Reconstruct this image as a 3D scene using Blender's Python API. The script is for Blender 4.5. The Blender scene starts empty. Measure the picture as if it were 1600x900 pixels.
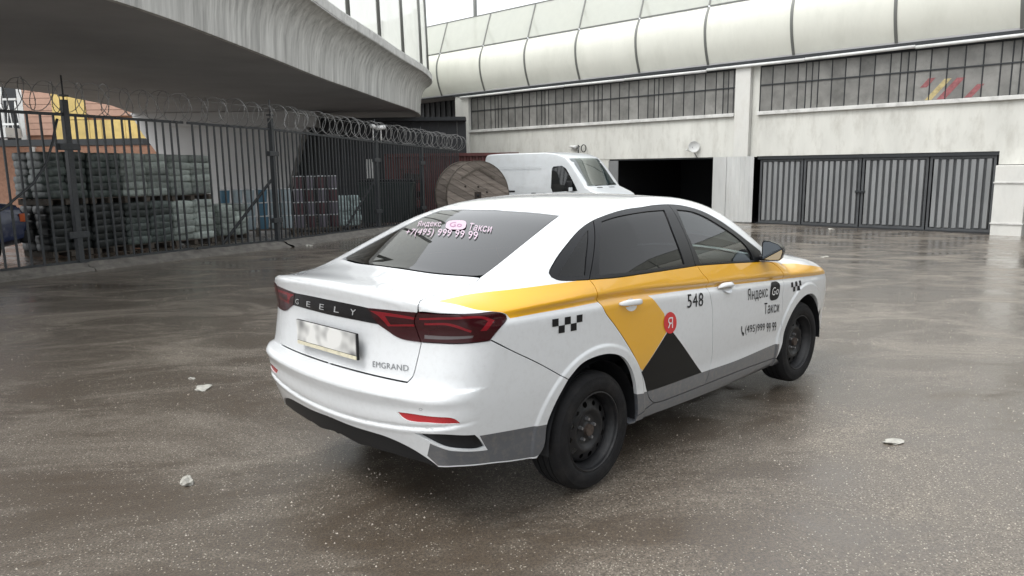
import bpy, bmesh, math, random
import numpy as np
from mathutils import Vector, Matrix
from mathutils.geometry import delaunay_2d_cdt
random.seed(7); rng = np.random.default_rng(7)
SC = bpy.context.scene
COL = SC.collection
# ---------------------------------------------------------------- camera
def make_camera():
    cd = bpy.data.cameras.new('camera'); cd.sensor_width = 36.0; cd.lens = 25.783
    cd.clip_start = .05; cd.clip_end = 2000
    co = bpy.data.objects.new('camera', cd); COL.objects.link(co)
    yaw, pit, roll = math.radians(43.6666), math.radians(-9.2978), math.radians(-.7241)
    fw = Vector((math.cos(pit)*math.cos(yaw), math.cos(pit)*math.sin(yaw), math.sin(pit)))
    rt = Vector((math.sin(yaw), -math.cos(yaw), 0)); up = rt.cross(fw)
    c, s = math.cos(roll), math.sin(roll)
    r2, u2 = rt*c + up*s, up*c - rt*s
    m = Matrix((r2, u2, -fw)).transposed().to_4x4(); m.translation = (-2.9471, -3.0989, 1.683)
    co.matrix_world = m; SC.camera = co
make_camera()
# ---------------------------------------------------------------- overcast sky, soft sun, exposure
SUN_EL, SUN_AZ = math.radians(58), math.radians(165)
def make_world():
    w = bpy.data.worlds.new('World'); SC.world = w; w.use_nodes = True
    nt = w.node_tree; nt.nodes.clear()
    out = nt.nodes.new('ShaderNodeOutputWorld'); bg = nt.nodes.new('ShaderNodeBackground')
    sky = nt.nodes.new('ShaderNodeTexSky'); sky.sky_type = 'NISHITA'; sky.sun_disc = False
    sky.sun_elevation = SUN_EL; sky.sun_rotation = math.radians(90) - SUN_AZ
    sky.air_density = 1.0; sky.dust_density = 6.0; sky.ozone_density = 1.0
    hs = nt.nodes.new('ShaderNodeHueSaturation'); hs.inputs['Saturation'].default_value = .12
    cl = nt.nodes.new('ShaderNodeMix'); cl.data_type = 'RGBA'; cl.inputs[0].default_value = .55   # cloud layer evens the sky out
    cl.inputs[7].default_value = (8.6, 8.9, 9.2, 1)
    nt.links.new(sky.outputs[0], hs.inputs['Color']); nt.links.new(hs.outputs[0], cl.inputs[6])
    nt.links.new(cl.outputs[2], bg.inputs[0]); bg.inputs[1].default_value = .12
    nt.links.new(bg.outputs[0], out.inputs[0])
make_world()
def make_sun():
    l = bpy.data.lights.new('sun', 'SUN'); l.energy = .7; l.angle = math.radians(25); l.color = (1, .97, .93)
    o = bpy.data.objects.new('sun', l); COL.objects.link(o)
    d = Vector((math.cos(SUN_EL)*math.cos(SUN_AZ), math.cos(SUN_EL)*math.sin(SUN_AZ), math.sin(SUN_EL)))
    o.rotation_euler = (-d).to_track_quat('-Z', 'Y').to_euler(); o.location = d*50
make_sun()
SC.view_settings.view_transform = 'Standard'; SC.view_settings.look = 'None'
SC.view_settings.gamma = 1; SC.view_settings.use_curve_mapping = False
SC.view_settings.exposure = 1.0
# ---------------------------------------------------------------- helpers
M = {}
def mat(name, col, rough=.6, metal=0., var=.0, vscale=4., bump=0., bscale=40., coat=0., spec=.5, dirt=None, stretch=None, objvar=0., det=8.):
    """procedural principled material; var = brightness variation by noise, dirt = (colour, amount, scale)"""
    m = bpy.data.materials.new(name); m.use_nodes = True; nt = m.node_tree; b = nt.nodes['Principled BSDF']
    b.inputs['Base Color'].default_value = (*col, 1); b.inputs['Roughness'].default_value = rough
    b.inputs['Metallic'].default_value = metal; b.inputs['Specular IOR Level'].default_value = spec
    b.inputs['Coat Weight'].default_value = coat; b.inputs['Coat Roughness'].default_value = .04
    tc = nt.nodes.new('ShaderNodeTexCoord'); src = tc.outputs['Object']
    if stretch:
        mp = nt.nodes.new('ShaderNodeMapping'); mp.inputs['Scale'].default_value = stretch
        nt.links.new(src, mp.inputs[0]); src = mp.outputs[0]
    last = None
    def noise(sc, det=6, rg=.6):
        n = nt.nodes.new('ShaderNodeTexNoise'); n.inputs['Scale'].default_value = sc
        n.inputs['Detail'].default_value = det; n.inputs['Roughness'].default_value = rg
        nt.links.new(src, n.inputs['Vector']); return n
    if var:
        n = noise(vscale); r = nt.nodes.new('ShaderNodeMapRange')
        r.inputs[1].default_value = .3; r.inputs[2].default_value = .7
        r.inputs[3].default_value = 1 - var; r.inputs[4].default_value = 1 + var
        nt.links.new(n.outputs[0], r.inputs[0])
        mx = nt.nodes.new('ShaderNodeMix'); mx.data_type = 'RGBA'; mx.blend_type = 'MULTIPLY'; mx.inputs[0].default_value = 1
        mx.inputs[6].default_value = (*col, 1); nt.links.new(r.outputs[0], mx.inputs[7]); last = mx.outputs[2]
    if dirt:
        dc, am, ds = dirt
        n = noise(ds, det, .7); r = nt.nodes.new('ShaderNodeMapRange')
        r.inputs[1].default_value = .48; r.inputs[2].default_value = .75; r.inputs[3].default_value = 0; r.inputs[4].default_value = am
        nt.links.new(n.outputs[0], r.inputs[0])
        mx = nt.nodes.new('ShaderNodeMix'); mx.data_type = 'RGBA'; nt.links.new(r.outputs[0], mx.inputs[0])
        if last: nt.links.new(last, mx.inputs[6])
        else: mx.inputs[6].default_value = (*col, 1)
        mx.inputs[7].default_value = (*dc, 1); last = mx.outputs[2]
    if objvar:      # every piece a little lighter or darker than the next
        oi = nt.nodes.new('ShaderNodeObjectInfo'); r = nt.nodes.new('ShaderNodeMapRange'); r.inputs[3].default_value = 1 - objvar; r.inputs[4].default_value = 1 + objvar*.7
        nt.links.new(oi.outputs['Random'], r.inputs[0]); mx = nt.nodes.new('ShaderNodeMix'); mx.data_type = 'RGBA'; mx.blend_type = 'MULTIPLY'; mx.inputs[0].default_value = 1
        if last: nt.links.new(last, mx.inputs[6])
        else: mx.inputs[6].default_value = (*col, 1)
        nt.links.new(r.outputs[0], mx.inputs[7]); last = mx.outputs[2]
    if last: nt.links.new(last, b.inputs['Base Color'])
    if bump:
        n = noise(bscale, 8); bp = nt.nodes.new('ShaderNodeBump'); bp.inputs['Strength'].default_value = bump
        bp.inputs['Distance'].default_value = .02
        nt.links.new(n.outputs[0], bp.inputs['Height']); nt.links.new(bp.outputs[0], b.inputs['Normal'])
    M[name] = m; return m
def glass(name, tint, ior=1.5, rough=0., boost=0.):
    m = bpy.data.materials.new(name); m.use_nodes = True; nt = m.node_tree; nt.nodes.clear()
    out = nt.nodes.new('ShaderNodeOutputMaterial'); mx = nt.nodes.new('ShaderNodeMixShader')
    tr = nt.nodes.new('ShaderNodeBsdfTransparent'); tr.inputs[0].default_value = (*tint, 1)
    gl = nt.nodes.new('ShaderNodeBsdfGlossy'); gl.inputs['Roughness'].default_value = rough; gl.inputs[0].default_value = (1, 1, 1, 1)
    fr = nt.nodes.new('ShaderNodeFresnel'); fr.inputs[0].default_value = ior
    ad = nt.nodes.new('ShaderNodeMath'); ad.operation = 'ADD'; ad.inputs[1].default_value = boost
    nt.links.new(fr.outputs[0], ad.inputs[0]); nt.links.new(ad.outputs[0], mx.inputs[0])
    nt.links.new(tr.outputs[0], mx.inputs[1]); nt.links.new(gl.outputs[0], mx.inputs[2]); nt.links.new(mx.outputs[0], out.inputs[0])
    M[name] = m; return m
def tag(o, label, cat, group=None):
    o['label'] = label; o['category'] = cat
    if group: o['group'] = group
    return o
def thing(name, label, cat, loc=(0, 0, 0), rotz=0., group=None):
    o = bpy.data.objects.new(name, None); COL.objects.link(o); o.empty_display_size = .2
    o.location = loc; o.rotation_euler = (0, 0, rotz); return tag(o, label, cat, group)
def link(name, me, parent=None, mats=None):
    o = bpy.data.objects.new(name, me); COL.objects.link(o)
    if mats is not None:
        for m in (mats if isinstance(mats, (list, tuple)) else [mats]): me.materials.append(M[m] if isinstance(m, str) else m)
    if parent: o.parent = parent
    return o
def pydata(name, v, f, mats, parent=None, smooth=False):
    me = bpy.data.meshes.new(name); me.from_pydata([tuple(p) for p in v], [], [tuple(q) for q in f]); me.update()
    if smooth: me.shade_smooth()
    return link(name, me, parent, mats)
def bm_obj(name, bm, mats, parent=None, smooth=False):
    bmesh.ops.recalc_face_normals(bm, faces=bm.faces)
    me = bpy.data.meshes.new(name); bm.to_mesh(me); bm.free()
    if smooth: me.shade_smooth()
    return link(name, me, parent, mats)
def add_box(bm, c, s, rot=None, bev=0., mi=0):
    r = bmesh.ops.create_cube(bm, size=1.0); vs = r['verts']
    mt = Matrix.Translation(c) @ (rot.to_4x4() if rot is not None else Matrix()) @ Matrix.Diagonal((*s, 1))
    bmesh.ops.transform(bm, matrix=mt, verts=vs)
    fs = list({f for v in vs for f in v.link_faces})
    for f in fs: f.material_index = mi
    if bev:
        es = list({e for v in vs for e in v.link_edges})
        rr = bmesh.ops.bevel(bm, geom=es, offset=bev, segments=2, affect='EDGES', profile=.6)
        for f in rr['faces']: f.material_index = mi
    return vs
def box(name, c, s, m, parent=None, rot=None, bev=0., smooth=False):
    bm = bmesh.new(); add_box(bm, c, s, rot, bev); return bm_obj(name, bm, m, parent, smooth)
def add_tube(bm, pts, r, n=8, closed=False, cap=True, mi=0):
    pts = [Vector(p) for p in pts]; k = len(pts); rings = []
    up = Vector((0, 0, 1)); prev = None
    for i, p in enumerate(pts):
        a = pts[(i-1) % k] if (i > 0 or closed) else p; b = pts[(i+1) % k] if (i < k-1 or closed) else p
        t = (b - a).normalized()
        if prev is None:
            s = t.cross(up)
            if s.length < 1e-3: s = t.cross(Vector((1, 0, 0)))
            s.normalize()
        else:
            s = prev - t*prev.dot(t)
            s.normalize()
        prev = s; w = s.cross(t); rr = r[i] if isinstance(r, (list, tuple)) else r
        rings.append([bm.verts.new(p + s*math.cos(2*math.pi*j/n)*rr + w*math.sin(2*math.pi*j/n)*rr) for j in range(n)])
    for i in range(k if closed else k-1):
        A, B = rings[i], rings[(i+1) % k]
        for j in range(n):
            f = bm.faces.new((A[j], A[(j+1) % n], B[(j+1) % n], B[j])); f.material_index = mi
    if cap and not closed:
        for q in (rings[0], rings[-1]): bm.faces.new(q).material_index = mi
def tube(name, pts, r, m, parent=None, n=8, closed=False, smooth=True):
    bm = bmesh.new(); add_tube(bm, pts, r, n, closed); return bm_obj(name, bm, m, parent, smooth)
def lathe(prof, n=48, axis='y', arc=2*math.pi):
    """profile of (radius, offset along the axis)"""
    v, f = [], []; k = len(prof); cl = abs(arc - 2*math.pi) < 1e-6; nn = n if cl else n+1
    for i in range(nn):
        a = arc*i/n
        for r, h in prof:
            p = (r*math.cos(a), h, r*math.sin(a)) if axis == 'y' else (r*math.cos(a), r*math.sin(a), h)
            v.append(p)
    for i in range(n):
        for j in range(k-1):
            a, b = i*k + j, ((i+1) % nn)*k + j
            f.append((a, b, b+1, a+1))
    return v, f
def extrude_poly(bm, pts, d, mi=0):
    """closed polygon of 3-D points pushed along vector d"""
    d = Vector(d); a = [bm.verts.new(p) for p in pts]; b = [bm.verts.new(Vector(p)+d) for p in pts]; n = len(a)
    bm.faces.new(a[::-1]).material_index = mi; bm.faces.new(b).material_index = mi
    for i in range(n): bm.faces.new((a[i], a[(i+1) % n], b[(i+1) % n], b[i])).material_index = mi
def copy_tree(o, parent=None):
    c = o.copy(); COL.objects.link(c)
    if parent: c.parent = parent
    for ch in list(o.children): copy_tree(ch, c)
    return c
def gz(x, y=0.):
    """the yard falls gently towards the garages"""
    t = (x - 3)/1.5
    return -.0375*np.log1p(np.exp(np.clip(t, -40, 60)))
# ---------------------------------------------------------------- shared materials
mat('black_plastic', (.012, .0125, .014), .5, spec=.3)
mat('rubber', (.010, .010, .011), .75, spec=.25, var=.25, vscale=14, bump=.15, bscale=120, dirt=((.08, .072, .064), .22, 9))
mat('steel_wheel', (.012, .0125, .014), .42, spec=.4, var=.3, vscale=20, dirt=((.07, .06, .055), .25, 22))
mat('chrome', (.62, .62, .63), .22, 1.)
mat('interior', (.03, .032, .035), .7)
mat('white_plastic', (.75, .75, .74), .45)
# ---------------------------------------------------------------- ground
def wet_asphalt():
    m = bpy.data.materials.new('wet_asphalt'); m.use_nodes = True; nt = m.node_tree; b = nt.nodes['Principled BSDF']; L = nt.links.new
    tc = nt.nodes.new('ShaderNodeTexCoord')
    def noise(sc, det=6, rg=.6, dist=0., scale=None):
        n = nt.nodes.new('ShaderNodeTexNoise'); n.inputs['Scale'].default_value = sc; n.inputs['Detail'].default_value = det
        n.inputs['Roughness'].default_value = rg; n.inputs['Distortion'].default_value = dist
        if scale:
            mp = nt.nodes.new('ShaderNodeMapping'); mp.vector_type = 'TEXTURE'; mp.inputs['Scale'].default_value = scale; mp.inputs['Rotation'].default_value = (0, 0, math.radians(-40))
            L(tc.outputs['Object'], mp.inputs[0]); L(mp.outputs[0], n.inputs['Vector'])
        else: L(tc.outputs['Object'], n.inputs['Vector'])
        return n.outputs[0]
    def rng_(src, a, b_, c, d):
        r = nt.nodes.new('ShaderNodeMapRange'); r.inputs[1].default_value = a; r.inputs[2].default_value = b_
        r.inputs[3].default_value = c; r.inputs[4].default_value = d; L(src, r.inputs[0]); return r.outputs[0]
    def mixc(f, a, b_):
        x = nt.nodes.new('ShaderNodeMix'); x.data_type = 'RGBA'
        if isinstance(f, float): x.inputs[0].default_value = f
        else: L(f, x.inputs[0])
        for s, v in ((6, a), (7, b_)):
            if isinstance(v, tuple): x.inputs[s].default_value = (*v, 1)
            else: L(v, x.inputs[s])
        return x.outputs[2]
    big = noise(.30, 4, .55, .6); patch = noise(1.25, 10, .70, .7, (1.9, 1, 1)); fine = noise(95, 4, .7)
    both = nt.nodes.new('ShaderNodeMath'); both.operation = 'ADD'; L(patch, both.inputs[0]); L(rng_(big, .3, .7, -.07, .07), both.inputs[1])
    dry = rng_(both.outputs[0], .47, .68, 0, 1); damp = rng_(both.outputs[0], .36, .52, 0, 1)
    wet = mixc(damp, (.100, .074, .050), (.140, .112, .084)); c2 = mixc(dry, wet, (.265, .230, .186))        # wet brown silt, drying to pale grey-brown
    c3 = mixc(rng_(fine, .42, .58, 0, .85), c2, (.060, .048, .037))                          # dark stones
    def dots(scale, rad, lo, hi):
        vo = nt.nodes.new('ShaderNodeTexVoronoi'); vo.inputs['Scale'].default_value = scale; L(tc.outputs['Object'], vo.inputs['Vector'])
        wn = nt.nodes.new('ShaderNodeTexWhiteNoise'); L(vo.outputs['Color'], wn.inputs['Vector'])
        dot = nt.nodes.new('ShaderNodeMath'); dot.operation = 'LESS_THAN'; L(vo.outputs['Distance'], dot.inputs[0]); dot.inputs[1].default_value = rad
        sel = nt.nodes.new('ShaderNodeMath'); sel.operation = 'GREATER_THAN'; L(wn.outputs['Value'], sel.inputs[0]); L(rng_(both.outputs[0], .38, .62, lo, hi), sel.inputs[1])
        mul = nt.nodes.new('ShaderNodeMath'); mul.operation = 'MULTIPLY'; L(dot.outputs[0], mul.inputs[0]); L(sel.outputs[0], mul.inputs[1]); return mul.outputs[0]
    c4 = mixc(dots(75, .26, .99, .45), c3, (.44, .40, .33))                                  # pale grit, thick on the dry patches and thin elsewhere
    c5 = mixc(dots(38, .15, .99, .90), c4, (.52, .48, .42))
    L(c5, b.inputs['Base Color'])
    # film of water over all but the dry patches
    b.inputs['Roughness'].default_value = .45; b.inputs['Specular IOR Level'].default_value = .35
    b.inputs['Coat IOR'].default_value = 1.55; L(rng_(dry, 0, 1, 1.0, .5), b.inputs['Coat Weight'])
    L(rng_(both.outputs[0], .38, .62, .035, .26), b.inputs['Coat Roughness'])
    bp1 = nt.nodes.new('ShaderNodeBump'); bp1.inputs['Distance'].default_value = .010; bp1.inputs['Strength'].default_value = .8; L(noise(80, 6, .75), bp1.inputs['Height'])
    L(bp1.outputs[0], b.inputs['Normal'])
    bp2 = nt.nodes.new('ShaderNodeBump'); bp2.inputs['Distance'].default_value = .006; L(rng_(both.outputs[0], .36, .60, .10, .85), bp2.inputs['Strength']); L(noise(42, 6, .72), bp2.inputs['Height'])
    L(bp2.outputs[0], b.inputs['Coat Normal'])
    M['wet_asphalt'] = m
wet_asphalt()
def make_ground():
    xs = np.concatenate([[-400, -120, -40], np.arange(-12, 40, 1.0), [60, 120, 400]]); ys = np.array([-400, -120, -40, -10, 0, 10, 20, 40, 120, 400.])
    v = [(x, y, float(gz(min(x, 60.)))) for y in ys for x in xs]; n = len(xs)
    f = [(j*n+i, j*n+i+1, (j+1)*n+i+1, (j+1)*n+i) for j in range(len(ys)-1) for i in range(n-1)]
    o = pydata('ground', v, f, 'wet_asphalt', None, True); o['kind'] = 'structure'
make_ground()
# ---------------------------------------------------------------- materials of the place
mat('concrete_wall', (.58, .58, .54), .8, var=.10, vscale=1.1, bump=.10, bscale=18, dirt=((.27, .25, .21), .5, 2.6), stretch=(1, 1, .35))
mat('concrete_pillar', (.60, .60, .57), .8, var=.12, vscale=2, bump=.1, bscale=20, dirt=((.30, .28, .24), .45, 2), stretch=(1, 1, .4))
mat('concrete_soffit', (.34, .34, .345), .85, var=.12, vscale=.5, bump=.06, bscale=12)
mat('concrete_pier', (.50, .50, .50), .85, var=.1, vscale=.6, bump=.06, bscale=12)
mat('concrete_streak', (.52, .52, .50), .8, var=.25, vscale=3.2, dirt=((.17, .17, .16), .85, 3.4), stretch=(1.6, 1.6, .10))
mat('concrete_ledge', (.56, .56, .54), .8, var=.15, vscale=2, dirt=((.16, .155, .14), .5, 3))
mat('dark_frame', (.018, .021, .024), .5)
mat('zinc', (.225, .233, .237), .5, .2, var=.22, vscale=2.5, dirt=((.12, .115, .11), .55, 5), stretch=(1, 1, .3))
mat('zinc_dark', (.060, .064, .068), .5, var=.2, vscale=3)
mat('zinc_light', (.52, .53, .52), .55, .15, var=.18, vscale=2, dirt=((.2, .19, .17), .4, 4), stretch=(1, 1, .2))
mat('pane_dirty', (.19, .187, .176), .38, var=.25, vscale=1.6, dirt=((.07, .07, .065), .5, 3.0), objvar=.25)
mat('barrier_shell', (.66, .665, .60), .7, var=.05, vscale=.8, dirt=((.46, .47, .41), .35, 1.2), stretch=(1, 1, .4))
mat('barrier_rib', (.16, .165, .155), .5, .3)
mat('pipe_white', (.62, .63, .62), .45, var=.12, vscale=3, dirt=((.25, .24, .22), .5, 6))
mat('fence_paint', (.030, .034, .038), .5, var=.2, vscale=30, dirt=((.09, .085, .08), .4, 25))
mat('razor_steel', (.27, .27, .265), .45, .4)
mat('kerb_concrete', (.14, .13, .115), .7, var=.35, vscale=5, bump=.6, bscale=40, dirt=((.05, .045, .04), .8, 7))
mat('brick_orange', (.33, .18, .12), .8, var=.18, vscale=7, bump=.1, bscale=60)
mat('siding_pink', (.44, .27, .20), .7, var=.1, vscale=3)
mat('panel_yellow', (.62, .46, .16), .6, var=.15, vscale=2, objvar=.12)
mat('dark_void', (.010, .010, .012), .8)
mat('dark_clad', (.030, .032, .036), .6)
mat('container_red', (.10, .028, .026), .55, var=.25, vscale=2, dirt=((.04, .02, .018), .6, 6))
mat('bin_green', (.020, .030, .027), .5, var=.2, vscale=3)
mat('timber', (.22, .188, .162), .8, var=.35, vscale=9, bump=.35, bscale=60, dirt=((.10, .08, .065), .6, 6), stretch=(1, .12, 1), objvar=.25)
mat('timber_dark', (.10, .085, .07), .85, var=.3, vscale=10)
mat('steel_rust', (.05, .04, .035), .6, .5)
mat('van_white', (.60, .63, .65), .3, coat=.8, dirt=((.35, .33, .3), .2, 5))
mat('sack_black', (.018, .022, .022), .4, var=.4, vscale=5, bump=.2, bscale=20)
mat('sack_pale', (.40, .45, .42), .45, var=.25, vscale=5, dirt=((.08, .12, .10), .8, 7), bump=.3, bscale=20, objvar=.45)
mat('sack_dark', (.075, .095, .09), .40, var=.4, vscale=5, dirt=((.20, .23, .21), .5, 9), bump=.3, bscale=20, objvar=.55)
mat('bucket_blue', (.10, .21, .30), .45); mat('bucket_pale', (.44, .52, .56), .45); mat('bucket_red', (.125, .065, .075), .45); mat('bucket_grey', (.22, .20, .24), .45)
mat('bucket_lid', (.62, .64, .66), .45)
mat('tarp_teal', (.42, .52, .52), .5, var=.2, vscale=6)
mat('vehicle_blue', (.018, .030, .085), .3, coat=.8)
mat('lamp_orange', (.60, .12, .03), .3)
mat('litter', (.40, .39, .35), .7, var=.25, vscale=30, bump=.6, bscale=30)
mat('tape_red', (.24, .08, .085), .5, var=.3, vscale=9); mat('tape_yellow', (.38, .31, .15), .5, var=.3, vscale=9)
def frosted():
    m = bpy.data.materials.new('barrier_sheet'); m.use_nodes = True; nt = m.node_tree; nt.nodes.clear(); L = nt.links.new
    out = nt.nodes.new('ShaderNodeOutputMaterial'); a = nt.nodes.new('ShaderNodeMixShader'); c = nt.nodes.new('ShaderNodeMixShader')
    d = nt.nodes.new('ShaderNodeBsdfDiffuse'); d.inputs[0].default_value = (.66, .67, .62, 1)
    t = nt.nodes.new('ShaderNodeBsdfTranslucent'); t.inputs[0].default_value = (.80, .81, .76, 1)
    x = nt.nodes.new('ShaderNodeBsdfTransparent'); x.inputs[0].default_value = (.86, .87, .84, 1)
    tc = nt.nodes.new('ShaderNodeTexCoord'); n = nt.nodes.new('ShaderNodeTexNoise'); n.inputs['Scale'].default_value = .7; n.inputs['Detail'].default_value = 6
    r = nt.nodes.new('ShaderNodeMapRange'); r.inputs[1].default_value = .3; r.inputs[2].default_value = .7; r.inputs[3].default_value = .18; r.inputs[4].default_value = .38
    L(tc.outputs['Object'], n.inputs[0]); L(n.outputs[0], r.inputs[0])
    a.inputs[0].default_value = .5; L(d.outputs[0], a.inputs[1]); L(t.outputs[0], a.inputs[2])
    L(r.outputs[0], c.inputs[0]); L(a.outputs[0], c.inputs[1]); L(x.outputs[0], c.inputs[2]); L(c.outputs[0], out.inputs[0]); M['barrier_sheet'] = m
frosted()
# ---------------------------------------------------------------- garage building along x = XW
XW = 23.6; ZG = float(gz(XW)); ZL = 2.0; ZS = 3.5; ZU = 5.42
garage = thing('garage_building', 'long pale concrete garage building with window band and corrugated gates', 'building', (XW, 9.5, ZG))
def gpart(name, y0, y1, z0, z1, m, x0=0., x1=.5, parent=None, bev=0.):
    """box of the building: x measured inwards from the facade"""
    return box(name, ((x0+x1)/2, (y0+y1)/2-9.5, (z0+z1)/2-ZG), (x1-x0, abs(y1-y0), z1-z0), m, parent or garage, None, bev)
Y0, Y1 = -26., 25.1
gpart('wall', 10.42, Y1, ZL, ZS, 'concrete_wall')
gpart('wall', Y0, 9.50, ZL, ZS, 'concrete_wall')
for a, b in ((16.26, Y1), ): gpart('wall', a, b, ZG-.2, ZL, 'concrete_wall', .02, .5)
gpart('pillar', 9.80, 10.40, ZG-.2, ZU, 'concrete_pillar', -.10, .45, bev=.02)
gpart('pillar_side', 9.52, 9.79, ZL-.02, ZU, 'concrete_wall', .10, .5)
gpart('pillar', 25.1, 26.1, ZG-.2, ZU, 'concrete_pillar', -.08, .6, bev=.02)
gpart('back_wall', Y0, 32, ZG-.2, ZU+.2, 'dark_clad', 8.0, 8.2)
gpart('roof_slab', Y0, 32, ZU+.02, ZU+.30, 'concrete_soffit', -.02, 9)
gpart('gutter_board', Y0, 26.2, ZU-.05, ZU-.004, 'dark_frame', -.12, .0); gpart('overhang_shade', Y0, 25.09, ZU-.199, ZU-.001, 'dark_frame', .16, .3)  # dark strip over the panes paints in the shade of the barrier overhang
# gutter pipe in separate lengths
yy = 25.6; k = 0
while yy > Y0:
    ln = random.uniform(3.2, 4.6); zz = ZU - .12 + random.uniform(-.015, .015)
    t = tube('gutter_pipe', [(-.17, yy-9.5, zz-ZG), (-.17, yy-ln+.02-9.5, zz-ZG + random.uniform(-.02, .02))], .055, 'pipe_white', garage, 8); yy -= ln
# window bands: sills, transoms, mullions and single panes
def window_band(y_hi, y_lo):
    gpart('sill', y_lo, y_hi, ZS, ZS+.13, 'concrete_ledge', -.10, .35, bev=.015)
    zt = ZS + .13 + (ZU-.25-ZS-.13)*.62
    cuts = [y_hi]; y = y_hi
    while y > y_lo + .2:
        for st in (.47, .47, .47, .30, .22, .22, .45, .47):
            y -= st*random.uniform(.96, 1.04)
            if y < y_lo + .12: break
            cuts.append(y)
    cuts.append(y_lo)
    for y in cuts: gpart('mullion', y-.012, y+.012, ZS+.131, ZU-.2, 'dark_frame', .10, .15)
    gpart('transom', y_lo, y_hi, zt-.02, zt+.02, 'dark_frame', .085, .145)
    for a, b in zip(cuts[:-1], cuts[1:]):
        for z0, z1 in ((ZS+.135, zt-.022), (zt+.022, ZU-.2)):
            gpart('pane', b+.02, a-.02, z0, z1, 'pane_dirty', .118, .126)
window_band(25.08, 10.42); window_band(9.50, -8.0)
gpart('pane_strip', Y0, -8.02, ZS+.13, ZU-.2, 'pane_dirty', .118, .126)
# coloured tape on the panes
for m_, ys, w in (('tape_red', 4.02, .10), ('tape_yellow', 3.86, .10), ('tape_red', 3.50, .12), ('tape_red', 2.75, .10)):
    h = .38 if ys < 3 else .62
    z0 = ZS + .14 + (.42 if ys > 3.9 else .02)
    if ys > 3.9: h = .28
    bm = bmesh.new(); sl = h*.85
    extrude_poly(bm, [(.112, ys+w-9.5+.0, z0-ZG), (.112, ys-w-9.5, z0-ZG), (.112, ys-w-sl-9.5, z0+h-ZG), (.112, ys+w-sl-9.5, z0+h-ZG)], (.004, 0, 0)); bm_obj('window_tape', bm, m_, garage)
# corrugated gates
def corrugated(y0, y1, z0, z1, x, pitch=.20, dep=.05, m='zinc', parent=None, name='corrugated_sheet'):
    ys = []; y = y0; v, f = [], []
    prof = [(0, 0), (.30, 0), (.42, 1), (.86, 1), (1.0, 0)]
    n = max(1, int(round((y1-y0)/pitch))); p = (y1-y0)/n
    for i in range(n):
        for a, d in prof[:-1]: ys.append((y0 + (i+a)*p, x + d*dep))
    ys.append((y1, x))
    for yy, xx in ys: v += [(xx, yy-9.5, z0-ZG), (xx, yy-9.5, z1-ZG)]
    for i in range(len(ys)-1): f.append((2*i, 2*i+2, 2*i+3, 2*i+1))
    return pydata(name, v, f, m, parent or garage)
gpart('lintel', 1.75, 9.45, ZL-.12, ZL-.001, 'dark_frame', .02, .3)
def gate_leaf(ya, yb):
    """leaf between ya > yb"""
    fr = gpart('gate_leaf', yb+.02, ya-.02, ZG+.04, ZG+.12, 'zinc_dark', .08, .14)
    gpart('gate_rail', yb+.02, ya-.02, ZL-.20, ZL-.13, 'zinc_dark', .08, .14, fr)
    for y in (ya-.056, yb+.056): gpart('gate_stile', y-.035, y+.035, ZG+.121, ZL-.201, 'zinc_dark', .08, .14, fr)
    gpart('backing', yb+.12, ya-.12, ZG+.121, ZL-.201, 'zinc_dark', .135, .15, fr)
    n = int(round((ya-yb-.20)/.198)); p = (ya-yb-.20)/n
    for k in range(n):
        y = yb + .10 + (k+.5)*p; w = p*.28
        bm = bmesh.new(); x0 = .06 + random.uniform(-.006, .006); q = [(x0+.07, y-w*1.25-9.5), (x0, y-w-9.5), (x0-.004, y-9.5), (x0, y+w-9.5), (x0+.07, y+w*1.25-9.5)]
        zt, zb_ = ZL-.21-ZG + random.uniform(-.02, 0), .13 + random.uniform(0, .03)
        A = [bm.verts.new((a, b, zb_)) for a, b in q]; B = [bm.verts.new((a, b + random.uniform(-.006, .006), zt)) for a, b in q]
        for j in range(4): bm.faces.new((A[j], A[j+1], B[j+1], B[j]))
        bm_obj('slat', bm, 'zinc', fr)
for ya, yb in ((9.38, 7.73), (7.73, 5.73), (5.73, 3.66), (3.66, 1.80)): gate_leaf(ya, yb)
bm = bmesh.new(); add_box(bm, (.06, 5.73-9.5, 1.25), (.06, .34, .07), bev=.01); bm_obj('gate_bolt', bm, 'dark_frame', garage)
gpart('plinth', 1.72, 9.48, ZG-.2, ZG+.035, 'dark_frame', .05, .5)
# zinc sheet door slid across the pillar foot
zd = gpart('sheet_door', 10.62, 11.18, ZG+.05, ZL+.0, 'zinc_light', -.16, -.13)
corrugated(9.50, 10.60, ZG+.05, ZL-.0, -.17, .17, .018, 'zinc_light', garage, 'sheet_door')
# open bay
gpart('bay_lintel', 11.2, 16.26, ZL-.06, ZL-.001, 'dark_frame', .03, .4)
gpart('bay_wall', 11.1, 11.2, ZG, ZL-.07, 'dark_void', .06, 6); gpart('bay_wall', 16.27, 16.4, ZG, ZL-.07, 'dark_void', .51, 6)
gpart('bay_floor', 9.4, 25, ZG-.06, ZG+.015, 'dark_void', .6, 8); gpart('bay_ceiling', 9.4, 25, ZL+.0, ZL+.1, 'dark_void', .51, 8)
gpart('side_door', 15.75, 16.25, ZG+.02, ZL-.07, 'zinc', -.06, -.02)
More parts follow.
